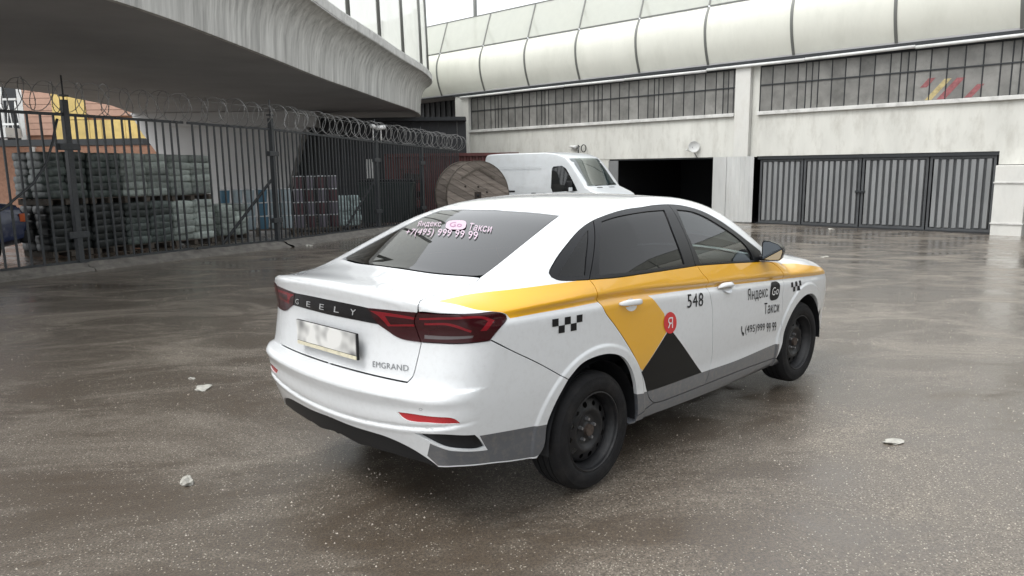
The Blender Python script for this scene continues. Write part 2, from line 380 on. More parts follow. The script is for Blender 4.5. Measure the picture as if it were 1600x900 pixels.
# front column beside the gates
cq = gpart('column', .92, 1.72, ZG-.2, ZL-.42, 'concrete_pillar', -.55, .4, bev=.03)
gpart('column_head', .88, 1.75, ZL-.40, ZL+.0, 'concrete_wall', -.02, .4)
for z in (ZL-.95, ZG+.35): gpart('column_band', .90, 1.74, z, z+.04, 'concrete_ledge', -.58, .38)
gpart('lintel', Y0, .86, ZL-.12, ZL-.001, 'dark_frame', .02, .3)
corrugated(-12, .66, ZG+.05, ZL-.13, .12, .2, .045, 'zinc', garage); gpart('gate_stile', .67, .85, ZG, ZL-.13, 'dark_frame', .08, .2)
for y in (-12.3,): gpart('wall', Y0, y, ZG-.2, ZL, 'concrete_wall')
# floodlight and small fixtures on the wall
def wall_dish(y, z):
    t = thing('satellite_dish', 'small round white dish on a bracket above the open bay', 'dish', (XW, y, z))
    bm = bmesh.new(); v, f = lathe([(.001, -.20), (.10, -.205), (.18, -.225), (.215, -.245), (.22, -.245), (.19, -.215), (.10, -.19), (.001, -.185)], 24)
    rot = Matrix.Rotation(math.radians(-90), 3, 'Z') @ Matrix.Rotation(math.radians(0), 3, 'X')
    rr = Matrix.Rotation(math.radians(35), 3, 'Z')
    pydata('dish_bowl', [rr @ (rot @ Vector(p)) for p in v], f, 'pipe_white', t, True)
    tube('bracket', [(-.0, -.18, -.42), (-.10, -.12, -.25), (-.20, -.06, 0)], .018, 'zinc', t); box('receiver', (-.42, .05, -.12), (.08, .06, .06), 'pipe_white', t, None, .01)
    tube('receiver_arm', [(-.22, -.02, -.18), (-.42, .05, -.14)], .01, 'zinc', t)
wall_dish(12.15, 2.42)
t = thing('wall_lamp', 'pale pointed lamp on a short pole fixed to the wall above the van', 'lamp', (XW, 17.9, 2.15))
tube('pole', [(-.10, 0, -.2), (-.10, 0, .52)], .025, 'dark_frame', t); tube('arm', [(-.10, 0, .45), (0, 0, .45)], .02, 'dark_frame', t)
bm = bmesh.new(); bmesh.ops.create_cone(bm, cap_ends=True, segments=16, radius1=.10, radius2=.02, depth=.42); bmesh.ops.transform(bm, matrix=Matrix.Translation((-.10, .33, .44)) @ Matrix.Rotation(math.radians(-80), 4, 'X'), verts=bm.verts); bm_obj('lamp_shade', bm, 'plate_cream' if 'plate_cream' in M else 'pipe_white', t, True)
a = [(-.10, -.30 + .13*math.cos(q), .36 + .16*math.sin(q)) for q in np.linspace(0, 6.28, 20, endpoint=False)]; tube('cable_loop', a, .02, 'dark_frame', t, 6, True)
# ---------------------------------------------------------------- curved noise barrier above the garages
barrier = thing('noise_barrier', 'curved pale noise barrier with dark ribs along the garage roof', 'barrier', (XW, 9.5, ZU))
BP = [(.0, .08), (-.12, .30), (-.27, .62), (-.37, .95), (-.415, 1.30), (-.39, 1.62), (-.28, 1.92), (-.08, 2.22)]      # x offset, height
BU = [(-.06, 2.29), (.10, 2.75), (.30, 3.30), (.50, 3.85)]
def profile_sheet(name, prof, ya, yb, m, parent, th=.03):
    v, f = [], []; n = len(prof)
    for y in (ya, yb):
        for x, z in prof: v.append((x, y-9.5, z))
        for x, z in prof: v.append((x+th, y-9.5, z))
    for i in range(n-1):
        f += [(i, i+1, 2*n+i+1, 2*n+i), (n+i+1, n+i, 3*n+i, 3*n+i+1)]
    f += [(0, 2*n, 3*n, n), (n-1, 2*n-1, 4*n-1, 3*n-1)]
    f += [(i+1, i, n+i, n+i+1) for i in range(n-1)] + [(2*n+i, 2*n+i+1, 3*n+i+1, 3*n+i) for i in range(n-1)]
    o = pydata(name, v, f, m, parent, False); o.data.polygons.foreach_set('use_smooth', [True]*len(f)); o.data.set_sharp_from_angle(angle=math.radians(40)); return o
ribs = [30.55, 27.20, 23.95, 20.95, 17.90, 14.75, 11.60, 8.25, 4.88, 1.48, -1.95, -5.4, -8.9, -12.4, -15.9, -19.4, -22.9, -26.2]
def dense(prof):
    P = np.array(prof); t = np.linspace(0, len(P)-1, len(P)*2-1); out = []
    for q in t:
        i = min(int(q), len(P)-2); u = q-i; p0, p1, p2, p3 = P[max(i-1, 0)], P[i], P[i+1], P[min(i+2, len(P)-1)]
        out.append(.5*(2*p1 + (p2-p0)*u + (2*p0-5*p1+4*p2-p3)*u*u + (3*p1-p0-3*p2+p3)*u**3))
    return [tuple(map(float, p)) for p in out]
BPd = dense([(x*.8, z) for x, z in BP])
for ya, yb in zip(ribs[:-1], ribs[1:]):
    profile_sheet('shell_panel', BPd, ya-.05, yb+.05, 'barrier_shell', barrier)
    profile_sheet('upper_panel', BU, ya-.045, yb+.045, 'barrier_sheet', barrier, .012)
    box('joint_rail', (-.06, (ya+yb)/2-9.5, 2.255), (.06, abs(ya-yb)-.10, .05), 'barrier_rib', barrier)
    box('top_rail', (.52, (ya+yb)/2-9.5, 3.88), (.06, abs(ya-yb)-.02, .05), 'barrier_rib', barrier)
for y in ribs:
    profile_sheet('rib', [(x-.02, z) for x, z in BPd], y+.05, y-.05, 'barrier_rib', barrier, .14); profile_sheet('rib', [(x-.015, z) for x, z in BU], y+.035, y-.035, 'barrier_rib', barrier, .10)
    p = tube('stay', [(.9, y-9.5, .3), (.86, y-9.5, 2.2), (.30, y-9.5, 3.1)], .07, 'barrier_rib', barrier, 8)
box('base_board', (.04, (Y0+30.5)/2-9.5, .035), (.20, 30.5-Y0, .06), 'dark_frame', barrier)
t = thing('street_lamp', 'grey lamp post rising behind the noise barrier against the sky', 'lamp post', (27.5, 28.6, ZU+.3))
tube('post', [(0, 0, -.2), (0, 0, 9)], .11, 'barrier_rib', t, 10); tube('arm', [(0, 0, 8.9), (-.5, 0, 9.3), (-2.2, 0, 9.5)], .06, 'barrier_rib', t, 8); box('lamp_head', (-2.5, 0, 9.5), (.8, .3, .14), 'barrier_rib', t, None, .03)
# dark clad wall between garage and viaduct
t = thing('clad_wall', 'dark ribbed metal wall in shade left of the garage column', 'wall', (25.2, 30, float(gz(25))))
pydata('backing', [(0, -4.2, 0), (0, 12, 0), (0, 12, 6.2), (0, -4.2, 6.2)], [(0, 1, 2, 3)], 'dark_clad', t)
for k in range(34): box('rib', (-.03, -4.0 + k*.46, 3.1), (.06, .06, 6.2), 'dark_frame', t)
# ---------------------------------------------------------------- curved viaduct ramp on the left
ZV = 4.2
EDGE = [(-16, .2), (-10, 3.0), (-5, 5.5), (-1, 7.55), (1.6, 9.05), (4.9, 11.75), (8.3, 14.7), (11, 16.85), (13.7, 19.05), (17.2, 21.85), (19.6, 24.3), (21.1, 26.9), (21.5, 29.3), (21.0, 31.6), (19.6, 33.6)]
FAR = [(9.9, 32.0), (7.3, 27.5), (4.5, 24.2), (2.4, 22.6), (-4, 18.5), (-16, 12.5)]
def smooth_path(P, st=.4):
    P = [np.array(p, float) for p in P]; Q = [2*P[0]-P[1]] + P + [2*P[-1]-P[-2]]; out = []
    for i in range(1, len(Q)-2):
        n = max(1, int(np.linalg.norm(Q[i+1]-Q[i])/st))
        for k in range(n):
            u = k/n; out.append(.5*(2*Q[i] + (Q[i+1]-Q[i-1])*u + (2*Q[i-1]-5*Q[i]+4*Q[i+1]-Q[i+2])*u*u + (3*Q[i]-Q[i-1]-3*Q[i+1]+Q[i+2])*u**3))
    out.append(P[-1]); return np.array(out)
EP = smooth_path(EDGE); d = np.gradient(EP, axis=0); d /= np.linalg.norm(d, axis=1, keepdims=True); EN = np.stack([d[:, 1], -d[:, 0]], 1)
via = thing('viaduct', 'curved concrete road viaduct with stained fluted edge above the fence', 'viaduct', (0, 20, 0))
def sweep(name, prof, m, parent, i0=0, i1=None, smooth=True, close=False):
    """profile (outward, up) carried along the ramp edge"""
    i1 = len(EP) if i1 is None else i1; v, f = [], []; n = len(prof)
    for i in range(i0, i1):
        for o, z in prof: v.append((EP[i][0]+EN[i][0]*o, EP[i][1]+EN[i][1]*o - 20, ZV+z))
    k = n if close else n-1
    for i in range(i1-i0-1):
        for j in range(k): f.append((i*n+j, (i+1)*n+j, (i+1)*n+(j+1) % n, i*n+(j+1) % n))
    o = pydata(name, v, f, m, parent, smooth); o.data.set_sharp_from_angle(angle=math.radians(35)); return o
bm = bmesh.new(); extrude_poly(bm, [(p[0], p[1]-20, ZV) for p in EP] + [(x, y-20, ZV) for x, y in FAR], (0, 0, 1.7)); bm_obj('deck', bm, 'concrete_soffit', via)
# fascia cast in lengths with open joints
cove = [(-.05, -.06), (.06, -.06), (.065, .0), (.075, .28), (.10, .55), (.15, .80), (.24, 1.04), (.37, 1.24), (.54, 1.38), (.62, 1.41)]
jl = [0]; acc = 0
for i in range(1, len(EP)):
    acc += np.linalg.norm(EP[i]-EP[i-1])
    if acc > 3.0: jl.append(i); acc = 0
jl.append(len(EP)-1)
for a, b in zip(jl[:-1], jl[1:]): sweep('fascia', cove, 'concrete_streak', via, a, b+1)
sweep('ledge', [(.64, 1.40), (.66, 1.42), (.66, 1.66), (.63, 1.70), (.20, 1.76)], 'concrete_ledge', via)
for a, b in zip(jl[:-1], jl[1:]):
    sweep('upper_panel', [(.42, 1.78), (.40, 3.4), (.34, 5.2)], 'barrier_sheet', via, a, b+1)
for i in jl:
    p = EP[i] + EN[i]*.46; tube('barrier_post', [(p[0], p[1]-20, ZV+1.7), (p[0]-EN[i][0]*.08, p[1]-EN[i][1]*.08-20, ZV+5.25)], .07, 'barrier_rib', via, 8)
# pier
RT = Vector((.6904, -.7234, 0)); VW = Vector((.7234, .6904, 0))
pier = thing('bridge_pier', 'broad grey concrete pier flaring up to the viaduct behind the fence', 'pier', (12.43, 28.58, -.5))
bm = bmesh.new(); P = [(-3.95, 4.2), (-3.5, 3.35), (-2.55, 1.9), (-1.9, -.6), (2.1, -.6), (2.62, .99), (3.35, 3.2), (3.35, 3.2)]
P = P[:-1] + [(3.75, 4.2)]
extrude_poly(bm, [RT*u + Vector((0, 0, z+.5)) - VW*.8 for u, z in P], VW*1.6); bm_obj('shaft', bm, 'concrete_pier', pier)
bm = bmesh.new(); extrude_poly(bm, [RT*u + Vector((0, 0, z+.5)) - VW*1.0 for u, z in [(-2.4, 3.62), (3.95, 3.52), (4.05, 4.18), (-2.4, 4.18)]], VW*2.0); bm_obj('cap', bm, 'concrete_pier', pier)
# ---------------------------------------------------------------- fence
FPTS = [(-6.4, 9.62), (1.16, 11.46), (3.50, 12.14), (5.72, 12.77), (10.45, 15.27), (13.4, 16.72), (16.6, 18.25)]
HF = 2.70
bar_me = None
def fence_bay(A, B, label, nsp=.168, n_override=None, post=True, brace=False, tall=False):
    global bar_me
    A, B = Vector((*A, 0)), Vector((*B, 0)); L = (B-A).length; dr = (B-A)/L; za, zb = float(gz(A.x)), float(gz(B.x)); ang = math.atan2(dr.y, dr.x)
    t = thing('fence_bay', label, 'fence', (A.x, A.y, za), ang, 'dark steel bar fence along the yard'); dz = zb - za
    sl = lambda x: dz*x/L
    def rail(name, z, h):
        bm = bmesh.new(); vs = []
        for x in (.05, L-.05):
            for y, q in ((-.02, -h/2), (.02, -h/2), (.02, h/2), (-.02, h/2)): vs.append(bm.verts.new((x, y, z+q+sl(x))))
        bmesh.ops.convex_hull(bm, input=vs); bm_obj(name, bm, 'fence_paint', t)
    rail('top_rail', HF, .05); rail('bottom_rail', .14, .05)
    if bar_me is None:
        bm = bmesh.new(); add_box(bm, (0, 0, HF/2+.05), (.030, .030, HF-.13)); bar_me = bpy.data.meshes.new('bar'); bm.to_mesh(bar_me); bm.free(); bar_me.materials.append(M['fence_paint'])
    n = int(L/nsp)
    for k in range(1, n):
        x = L*k/n; b = link('bar', bar_me, t); b.location = (x, random.uniform(-.004, .004), sl(x)); b.rotation_euler = (0, random.gauss(0, .0035), 0)
    if post:
        bm = bmesh.new(); add_box(bm, (0, .0, HF/2+.08+.02), (.10, .10, HF+.30), bev=.008); add_box(bm, (0, 0, .10), (.20, .20, .06)); add_box(bm, (0, 0, HF+.32), (.12, .12, .03))
        bm_obj('post', bm, 'fence_paint', t)
        for z in (.62, HF-.55): box('clamp', (0, -.012, z), (.36, .10, .11), 'fence_paint', t, None, .006)
        tube('wire_rod', [(0, 0, HF+.2), (0, 0, HF+.66)], .014, 'fence_paint', t, 6)
    if brace:
        bm = bmesh.new(); add_tube(bm, [(L-1.15, .55, .12+sl(L)), (L-.02, .06, 1.55+sl(L))], .034, 8); bm_obj('brace', bm, 'fence_paint', t)
labs = ['dark steel bar fence gate leaf with looped hose beside the blue vehicle', 'dark steel bar fence bay in front of the pale green sack stacks', 'dark steel bar fence bay in front of the blue buckets',
        'dark steel bar fence bay in front of the dark purple buckets', 'dark steel bar fence bay in front of the green waste container', 'dark steel bar fence bay beside the wooden cable drum']
for k, (a, b) in enumerate(zip(FPTS[:-1], FPTS[1:])):
    fence_bay(a, b, labs[k], .20 if k == 0 else .168, post=k != 2 and k > 0, brace=k in (2, 3))
# kerb under the fence
kb = bmesh.new()
for a, b in zip(FPTS[:-1], FPTS[1:]):
    A, B = Vector((*a, 0)), Vector((*b, 0)); dr = (B-A).normalized(); nr = Vector((dr.y, -dr.x, 0)); n = 14
    rows = []
    for i in range(n+1):
        p = A.lerp(B, i/n); z = float(gz(p.x)); row = []
        for o, h in ((.46, -.02), (.40, .035), (.24, .065), (.20, .12), (-.22, .13), (-.30, -.02)):
            row.append(kb.verts.new(p + nr*(o + random.uniform(-.03, .03)) + Vector((0, 0, z + h + random.uniform(-.008, .008)))))
        rows.append(row)
    for R1, R2 in zip(rows[:-1], rows[1:]):
        for j in range(5): kb.faces.new((R1[j], R2[j], R2[j+1], R1[j+1]))
o = bm_obj('kerb', kb, 'kerb_concrete', None, True); o['kind'] = 'structure'
# razor wire coil along the top
def razor():
    path = smooth_path([(x, y) for x, y in FPTS], .06); s = np.concatenate([[0], np.cumsum(np.linalg.norm(np.diff(path, axis=0), axis=1))])
    t = thing('razor_wire', 'coiled razor wire running along the top of the steel fence', 'razor wire', (1.16, 11.46, HF))
    for name, sg, ph in (('coil', 1, 0.), ('coil', -1, 1.1)):
        pts = []; turns = s[-1]/.44
        for q in np.linspace(0, 1, int(turns*18)):
            ss = q*s[-1]; x, y = np.interp(ss, s, path[:, 0]), np.interp(ss, s, path[:, 1])
            i = min(np.searchsorted(s, ss), len(path)-1); dd = path[min(i+1, len(path)-1)] - path[max(i-1, 0)]; dd = dd/np.linalg.norm(dd); nn = np.array([dd[1], -dd[0]])
            a = sg*2*math.pi*turns*q + ph; R = .27*(1 + .10*math.sin(q*97+ph)); jit = .05*math.sin(q*61+ph*3)
            pts.append((x + nn[0]*R*math.cos(a) + dd[0]*jit - 1.16, y + nn[1]*R*math.cos(a) + dd[1]*jit - 11.46, float(gz(x)) + .29 + R*math.sin(a)))
        bm = bmesh.new(); add_tube(bm, pts, .0072, 4, False, False)
        for k in range(0, len(pts)-1, 2):     # clipped-on blades
            p = Vector(pts[k]); q = (Vector(pts[k+1])-p).normalized(); up = Vector((0, 0, 1)).cross(q); up = up.normalized() if up.length > .01 else Vector((1, 0, 0))
            a, b = bm.verts.new(p - q*.018), bm.verts.new(p + q*.018); c, d_ = bm.verts.new(p + up*.017 + q*.012), bm.verts.new(p - up*.017 - q*.012); bm.faces.new((a, c, b, d_))
        bm_obj(name, bm, 'razor_steel', t)
    st = [(x-1.16, y-11.46, float(gz(x)) + .46) for x, y in path[::8]]
    tube('strand', st, .004, 'razor_steel', t, 4)
razor()
# hose hung on the gate leaf
hp = smooth_path([(-1.2, 10.85), (-.3, 11.02), (.15, 11.12), (.55, 11.22), (.80, 11.28), (.92, 11.31), (.98, 11.33)], .06); hz = np.interp(np.linspace(0, 1, len(hp)), [0, .42, .6, .78, .9, 1], [.72, .98, 1.2, 1.55, 1.95, 2.6])
h = tube('hose', [(p[0], p[1]-.06, z) for p, z in zip(hp, hz)], .022, 'fence_paint', None, 8); tag(h, 'black hose hanging in a curve over the fence gate leaf', 'hose')
# two bullet cameras on the post top
for k, (dx, rz) in enumerate(((-.10, .5), (.35, -.4))):
    x, y = 10.45+dx, 15.27+dx*.5; z = float(gz(x)) + HF + .42
    t = thing('security_camera', ('white bullet camera on the left of a pair on the fence post', 'white bullet camera on the right of a pair on the fence post')[k], 'camera', (x, y, z), rz)
    tube('camera_body', [(-.16, -.10, .0), (.16, .10, .03)], .065, 'white_plastic', t, 12); tube('lens_hood', [(.15, .095, .03), (.22, .135, .035)], .075, 'black_plastic', t, 12); tube('bracket', [(0, 0, -.45), (0, 0, -.05)], .02, 'white_plastic', t, 6)
# ---------------------------------------------------------------- brick building far left under the viaduct
WA, WB = Vector((3.91, 47.64, 0)), Vector((13.7, 37.39, 0)); WD = (WB-WA).normalized(); ang = math.atan2(WD.y, WD.x)
house = thing('brick_building', 'orange building with yellow panels behind the fence under the viaduct', 'building', (WA.x, WA.y, -.3), ang)
HS = .0349
def hb(name, px0, px1, py0, py1, m, off=0., th=.2, parent=None):
    u0, u1 = 6.13 + (px0-45)*HS, 6.13 + (px1-45)*HS; z1, z0 = 1.683 + (267-py0)*HS + .3, 1.683 + (267-py1)*HS + .3
    return box(name, ((u0+u1)/2, -off-th/2+.2, (z0+z1)/2), (u1-u0, th, z1-z0), m, parent or house)
hb('wall', -140, 262, 60, 345, 'brick_orange', -.16, .2)
hb('wall', -140, 262, 228, 345, 'brick_orange', 0, .15)
for k in range(17):     # horizontal siding boards
    y0 = 62 + k*9.2
    if y0 + 8.6 < 215: hb('board', 45, 89.4, y0, y0+8.6, 'siding_pink', .02*(k % 2)*.3, .2)
    if y0 + 8.6 < 187: hb('board', 141, 235, y0, y0+8.6, 'siding_pink', .02*(k % 2)*.3, .2)
for a, b in ((90, 114), (115, 140)): hb('yellow_panel', a, b, 70, 186, 'panel_yellow', .03)
for k in range(8): hb('yellow_panel', 90+k*18.2, 90+k*18.2+17.5, 187, 217, 'panel_yellow', .05)
hb('awning', -140, 255, 218, 227, 'dark_frame', 1.2, 1.3)
hb('window', -60, 44, 90, 215, 'dark_frame', 0, .15)
for px in (8, 38): hb('window_post', px, px+8, 90, 215, 'pipe_white', .02)
for a, b in ((138, 160), (40, 56)): hb('window', a, b, 236, 262, 'dark_void', .01, .2)
hb('door_post', 52, 56, 225, 262, 'pipe_white', .02)
for px in range(-40, 58, 11):
    bx = tube('baluster', [(6.13+(px-45)*HS, -1.0, 3.9), (6.13+(px+5-45)*HS, -1.0, 5.7)], .025, 'pipe_white', house, 6); tube('baluster', [(6.13+(px+10-45)*HS, -1.0, 3.9), (6.13+(px+5-45)*HS, -1.0, 5.7)], .025, 'pipe_white', house, 6)
hb('balcony_rail', -60, 55, 156, 159, 'pipe_white', 1.15, .08); hb('balcony_rail', -60, 55, 192, 195, 'pipe_white', 1.15, .08); hb('balcony_slab', -60, 55, 200, 214, 'pipe_white', 1.1, 1.2)
# black backdrop boards standing in for the shaded recess under the viaduct
DA, DB = Vector((13.2, 27.7, 0)), Vector((19.6, 21.1, 0)); an2 = math.atan2((DB-DA).y, (DB-DA).x)
st = thing('dark_backdrop', 'black backdrop put in for the dark recess behind the stored goods', 'backdrop', (DA.x, DA.y, -.45), an2)
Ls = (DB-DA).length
for k in range(23): box('backdrop_board', ((k+.5)*Ls/23, .1, 2.1), (Ls/23-.012, .1 + .02*(k % 2), 4.2), 'dark_clad', st)
box('backdrop_edge', (Ls/2, 0, 4.28), (Ls, .8, .16), 'dark_frame', st)
cb = box('electric_cabinet', (15.3, 22.3, 1.72), (.30, .30, .78), 'pipe_white', None, Matrix.Rotation(an2, 3, 'Z'), .01); tag(cb, 'narrow white electric cabinet standing out against the black backdrop', 'cabinet')
# ---------------------------------------------------------------- stored goods
def pillow():
    bm = bmesh.new(); bmesh.ops.create_cube(bm, size=1.0); bmesh.ops.subdivide_edges(bm, edges=bm.edges, cuts=3, use_grid_fill=True)
    for v in bm.verts:
        x, y, z = v.co*2; k = (1-.25*x*x)*(1-.25*y*y); v.co.z *= .62 + .5*k; v.co.x *= 1-.05*abs(z) - .03*y*y; v.co.y *= 1-.05*abs(z) - .03*x*x
    return bm
PIL = None
def pallet(t, w=1.2, d_=1.0, name='pallet_board'):
    for k in range(6): box('pallet_board', (0, -d_/2+.07+k*(d_-.14)/5, .125), (w, .11, .022), 'timber_dark', t)
    for x in (-w/2+.06, 0, w/2-.06): box('pallet_bearer', (x, 0, .06), (.10, d_, .10), 'timber_dark', t)
def sack_stack(x, y, rz, m, label, tiers=1, layers=6, w=1.15, group='wrapped sack stacks behind the fence', dep=1.0, z0=0.):
    global PIL
    t = thing('sack_stack', label, 'sacks', (x, y, float(gz(x)) + z0), rz, group)
    pallet(t, w, dep)
    if PIL is None:
        PIL = {}
    if m not in PIL:
        bm = pillow(); bmesh.ops.scale(bm, vec=(.60, .54, .175), verts=bm.verts); me = bpy.data.meshes.new('sack'); bm.to_mesh(me); bm.free(); me.shade_smooth(); me.materials.append(M[m]); PIL[m] = me
    for l in range(layers):
        for i in (-1, 1):
            for j in (-1, 1):
                s = link('sack', PIL[m], t); s.location = (i*w*.25 + random.uniform(-.02, .02), j*dep*.25 + random.uniform(-.025, .025), .225 + l*.150)
                s.rotation_euler = (random.gauss(0, .03), random.gauss(0, .03), random.gauss(0, .04)); s.scale = (w*.5/.58, dep*.5/.52, 1)
    return t
ra = math.atan2(.68, 2.3)
for k, (x, y) in enumerate(((1.58, 14.32), (2.46, 14.56))):
    for ti in (0, 1): sack_stack(x, y, ra, 'sack_dark' if ti else 'sack_black', ('dark wrapped sack stack on the ground next to the blue vehicle', 'dark wrapped sack stack placed on top of another dark one by the blue vehicle', 'dark wrapped sack stack on the ground beside the pale green sacks', 'dark wrapped sack stack placed on top of another dark one beside pale sacks')[k*2+ti], 1, 6, .86, z0=ti*1.06)
for k, (x, y) in enumerate(((3.30, 14.75), (4.45, 15.10))):
    for ti in (0, 1): sack_stack(x, y, ra, 'sack_pale' if (ti == 1 or k == 1) else 'sack_dark', ('dark printed sack stack on the ground beneath a pale green stack', 'pale green sack stack on top of a dark printed stack', 'pale green sack stack on the ground, lowest of its pile', 'pale green sack stack, topmost of the pile by the pier')[k*2+ti], 1, 6, z0=ti*1.06)
sack_stack(5.75, 15.75, ra, 'sack_pale', 'low single stack of pale sacks beside the blue buckets', 1, 5, .95)
def bucket_proto(m):
    v, f = lathe([(.001, 0), (.125, 0), (.13, .01), (.150, .345), (.158, .345), (.158, .365), (.150, .368)], 20, 'z'); b = pydata('bucket', v, f, m, None, True)
    v, f = lathe([(.001, .385), (.12, .385), (.125, .378), (.163, .378), (.166, .355), (.155, .352)], 20, 'z'); l = pydata('lid', v, f, 'bucket_lid', b, True); b.data.set_sharp_from_angle(angle=math.radians(40)); return b
protos = {}
def bucket(m, x, y, z, label, group):
    if m not in protos: b = protos[m] = bucket_proto(m)
    else: b = copy_tree(protos[m])
    b.location = (x, y, z); b.rotation_euler = (0, 0, random.uniform(0, 6)); tag(b, label, 'bucket', group)
def bare_pallet(x, y, rz, w, d_, label):
    t = thing('pallet', label, 'pallet', (x, y, float(gz(x))), rz); pallet(t, w, d_)
rb = math.atan2(-.7234, .6904)*.55
for (x0, y0, n, tiers, mats_, lab, grp) in ((6.62, 17.28, 6, 3, ('bucket_blue', 'bucket_pale', 'bucket_pale', 'bucket_blue', 'bucket_pale', 'bucket_pale'), 'in the blue and white bucket stack', 'blue and white buckets stacked on a pallet'),
                                            (8.72, 16.85, 4, 4, ('bucket_grey', 'bucket_red', 'bucket_grey', 'bucket_red'), 'in the red and grey bucket stack', 'red and grey buckets stacked on a pallet')):
    dx, dy = math.cos(rb)*.335, math.sin(rb)*.335
    bare_pallet(x0 + dx*(n-1)/2, y0 + dy*(n-1)/2, rb, n*.335+.05, .9, ('timber pallet under the blue and white buckets', 'timber pallet under the red and grey buckets')[n == 4])
    zb_ = float(gz(x0+dx*(n-1)/2)) + .137
    for i in range(n):
        for j in range(tiers):
            m_ = mats_[(i + (j if n == 4 else 0)) % len(mats_)] if not (n == 6 and i == 0) else 'bucket_blue'
            bucket(m_, x0 + dx*i + random.uniform(-.01, .01), y0 + dy*i + random.uniform(-.01, .01), zb_ + j*.387, '%s plastic bucket with pale lid, %s tier %s' % (m_.split('_')[1].replace('pale', 'pale blue').replace('grey', 'plum grey'), ('bottom', 'second', 'third', 'top')[j] if j < tiers-1 else 'top', lab), grp)
sack_stack(10.5, 16.95, rb, 'tarp_teal', 'pale teal wrapped bale beside the red and grey buckets', 1, 6, .70, None, .7)
# green waste container
t = thing('waste_container', 'dark green metal waste container with ribbed sides behind the fence', 'container', (12.35, 17.25, float(gz(12.35))), math.atan2(-.7234, .6904))
bm = bmesh.new(); W, Dp, H = 1.80, 1.1, 1.45
vs = [bm.verts.new(p) for p in ((-W*.46, -Dp*.42, .16), (W*.46, -Dp*.42, .16), (W*.46, Dp*.42, .16), (-W*.46, Dp*.42, .16), (-W/2, -Dp/2, H), (W/2, -Dp/2, H), (W/2, Dp/2, H), (-W/2, Dp/2, H))]
for q in ((0, 1, 5, 4), (1, 2, 6, 5), (2, 3, 7, 6), (3, 0, 4, 7), (3, 2, 1, 0)): bm.faces.new([vs[i] for i in q])
bm_obj('hopper', bm, 'bin_green', t)
for k in range(6): box('side_rib', (-W/2+.2+k*(W-.4)/5, -Dp*.47, .8), (.05, .06, 1.2), 'bin_green', t)
box('rim', (0, 0, H+.02), (W+.08, Dp+.08, .06), 'bin_green', t, None, .01); box('lid', (0, .05, H+.10), (W, Dp, .08), 'black_plastic', t, None, .02)
for sx in (-1, 1):
    for sy in (-1, 1): tube('castor', [(sx*W*.38-.03, sy*Dp*.3, .08), (sx*W*.38+.03, sy*Dp*.3, .08)], .08, 'rubber', t, 14)
# red shipping container
CA, CB = Vector((15.9, 22.05, 0)), Vector((19.7, 18.10, 0)); an3 = math.atan2((CB-CA).y, (CB-CA).x); Lc = (CB-CA).length
t = thing('shipping_container', 'dark red corrugated shipping container behind the van and fence', 'container', (CA.x, CA.y, float(gz(17.6))), an3)
v, f = [], []; n = 22; xs = []
for k in range(n):
    for a, dd in ((0, 0), (.35, 0), (.5, .05), (.85, .05)): xs.append(((k+a)*Lc/n, dd))
xs.append((Lc, 0))
for x, y in xs: v += [(x, y, .15), (x, y, 2.55)]
f = [(2*i, 2*i+2, 2*i+3, 2*i+1) for i in range(len(xs)-1)]; pydata('side_wall', v, f, 'container_red', t)
bm = bmesh.new(); add_box(bm, (Lc/2, 1.25, 1.35), (Lc-.02, 2.36, 2.42)); bm_obj('shell', bm, 'container_red', t)
for z in (.09, 2.62): box('rail', (Lc/2, .0, z), (Lc+.1, .12, .13), 'container_red', t)
for x in (0, Lc): box('corner_post', (x, 0, 1.35), (.14, .14, 2.40), 'container_red', t)
# scrap rack left of the container
t = thing('scrap_rack', 'dark metal rack loaded with scrap between waste container and red container', 'rack', (13.75, 17.65, float(gz(13.7))), an3)
for x in (-.35, .35):
    for y in (-.3, .3): box('upright', (x, y, 1.0), (.05, .05, 2.0), 'steel_rust', t)
for z in (.3, .9, 1.5, 1.95): box('shelf', (0, 0, z), (.8, .7, .03), 'steel_rust', t)
for z in (.3, .9, 1.5):
    for k in range(3): box('scrap', (-.22+k*.22, random.uniform(-.1, .05), z+.17), (.17, .34, random.uniform(.18, .3)), random.choice(['timber_dark', 'bin_green', 'steel_rust']), t, Matrix.Rotation(random.uniform(-.3, .3), 3, 'Z'), .01)
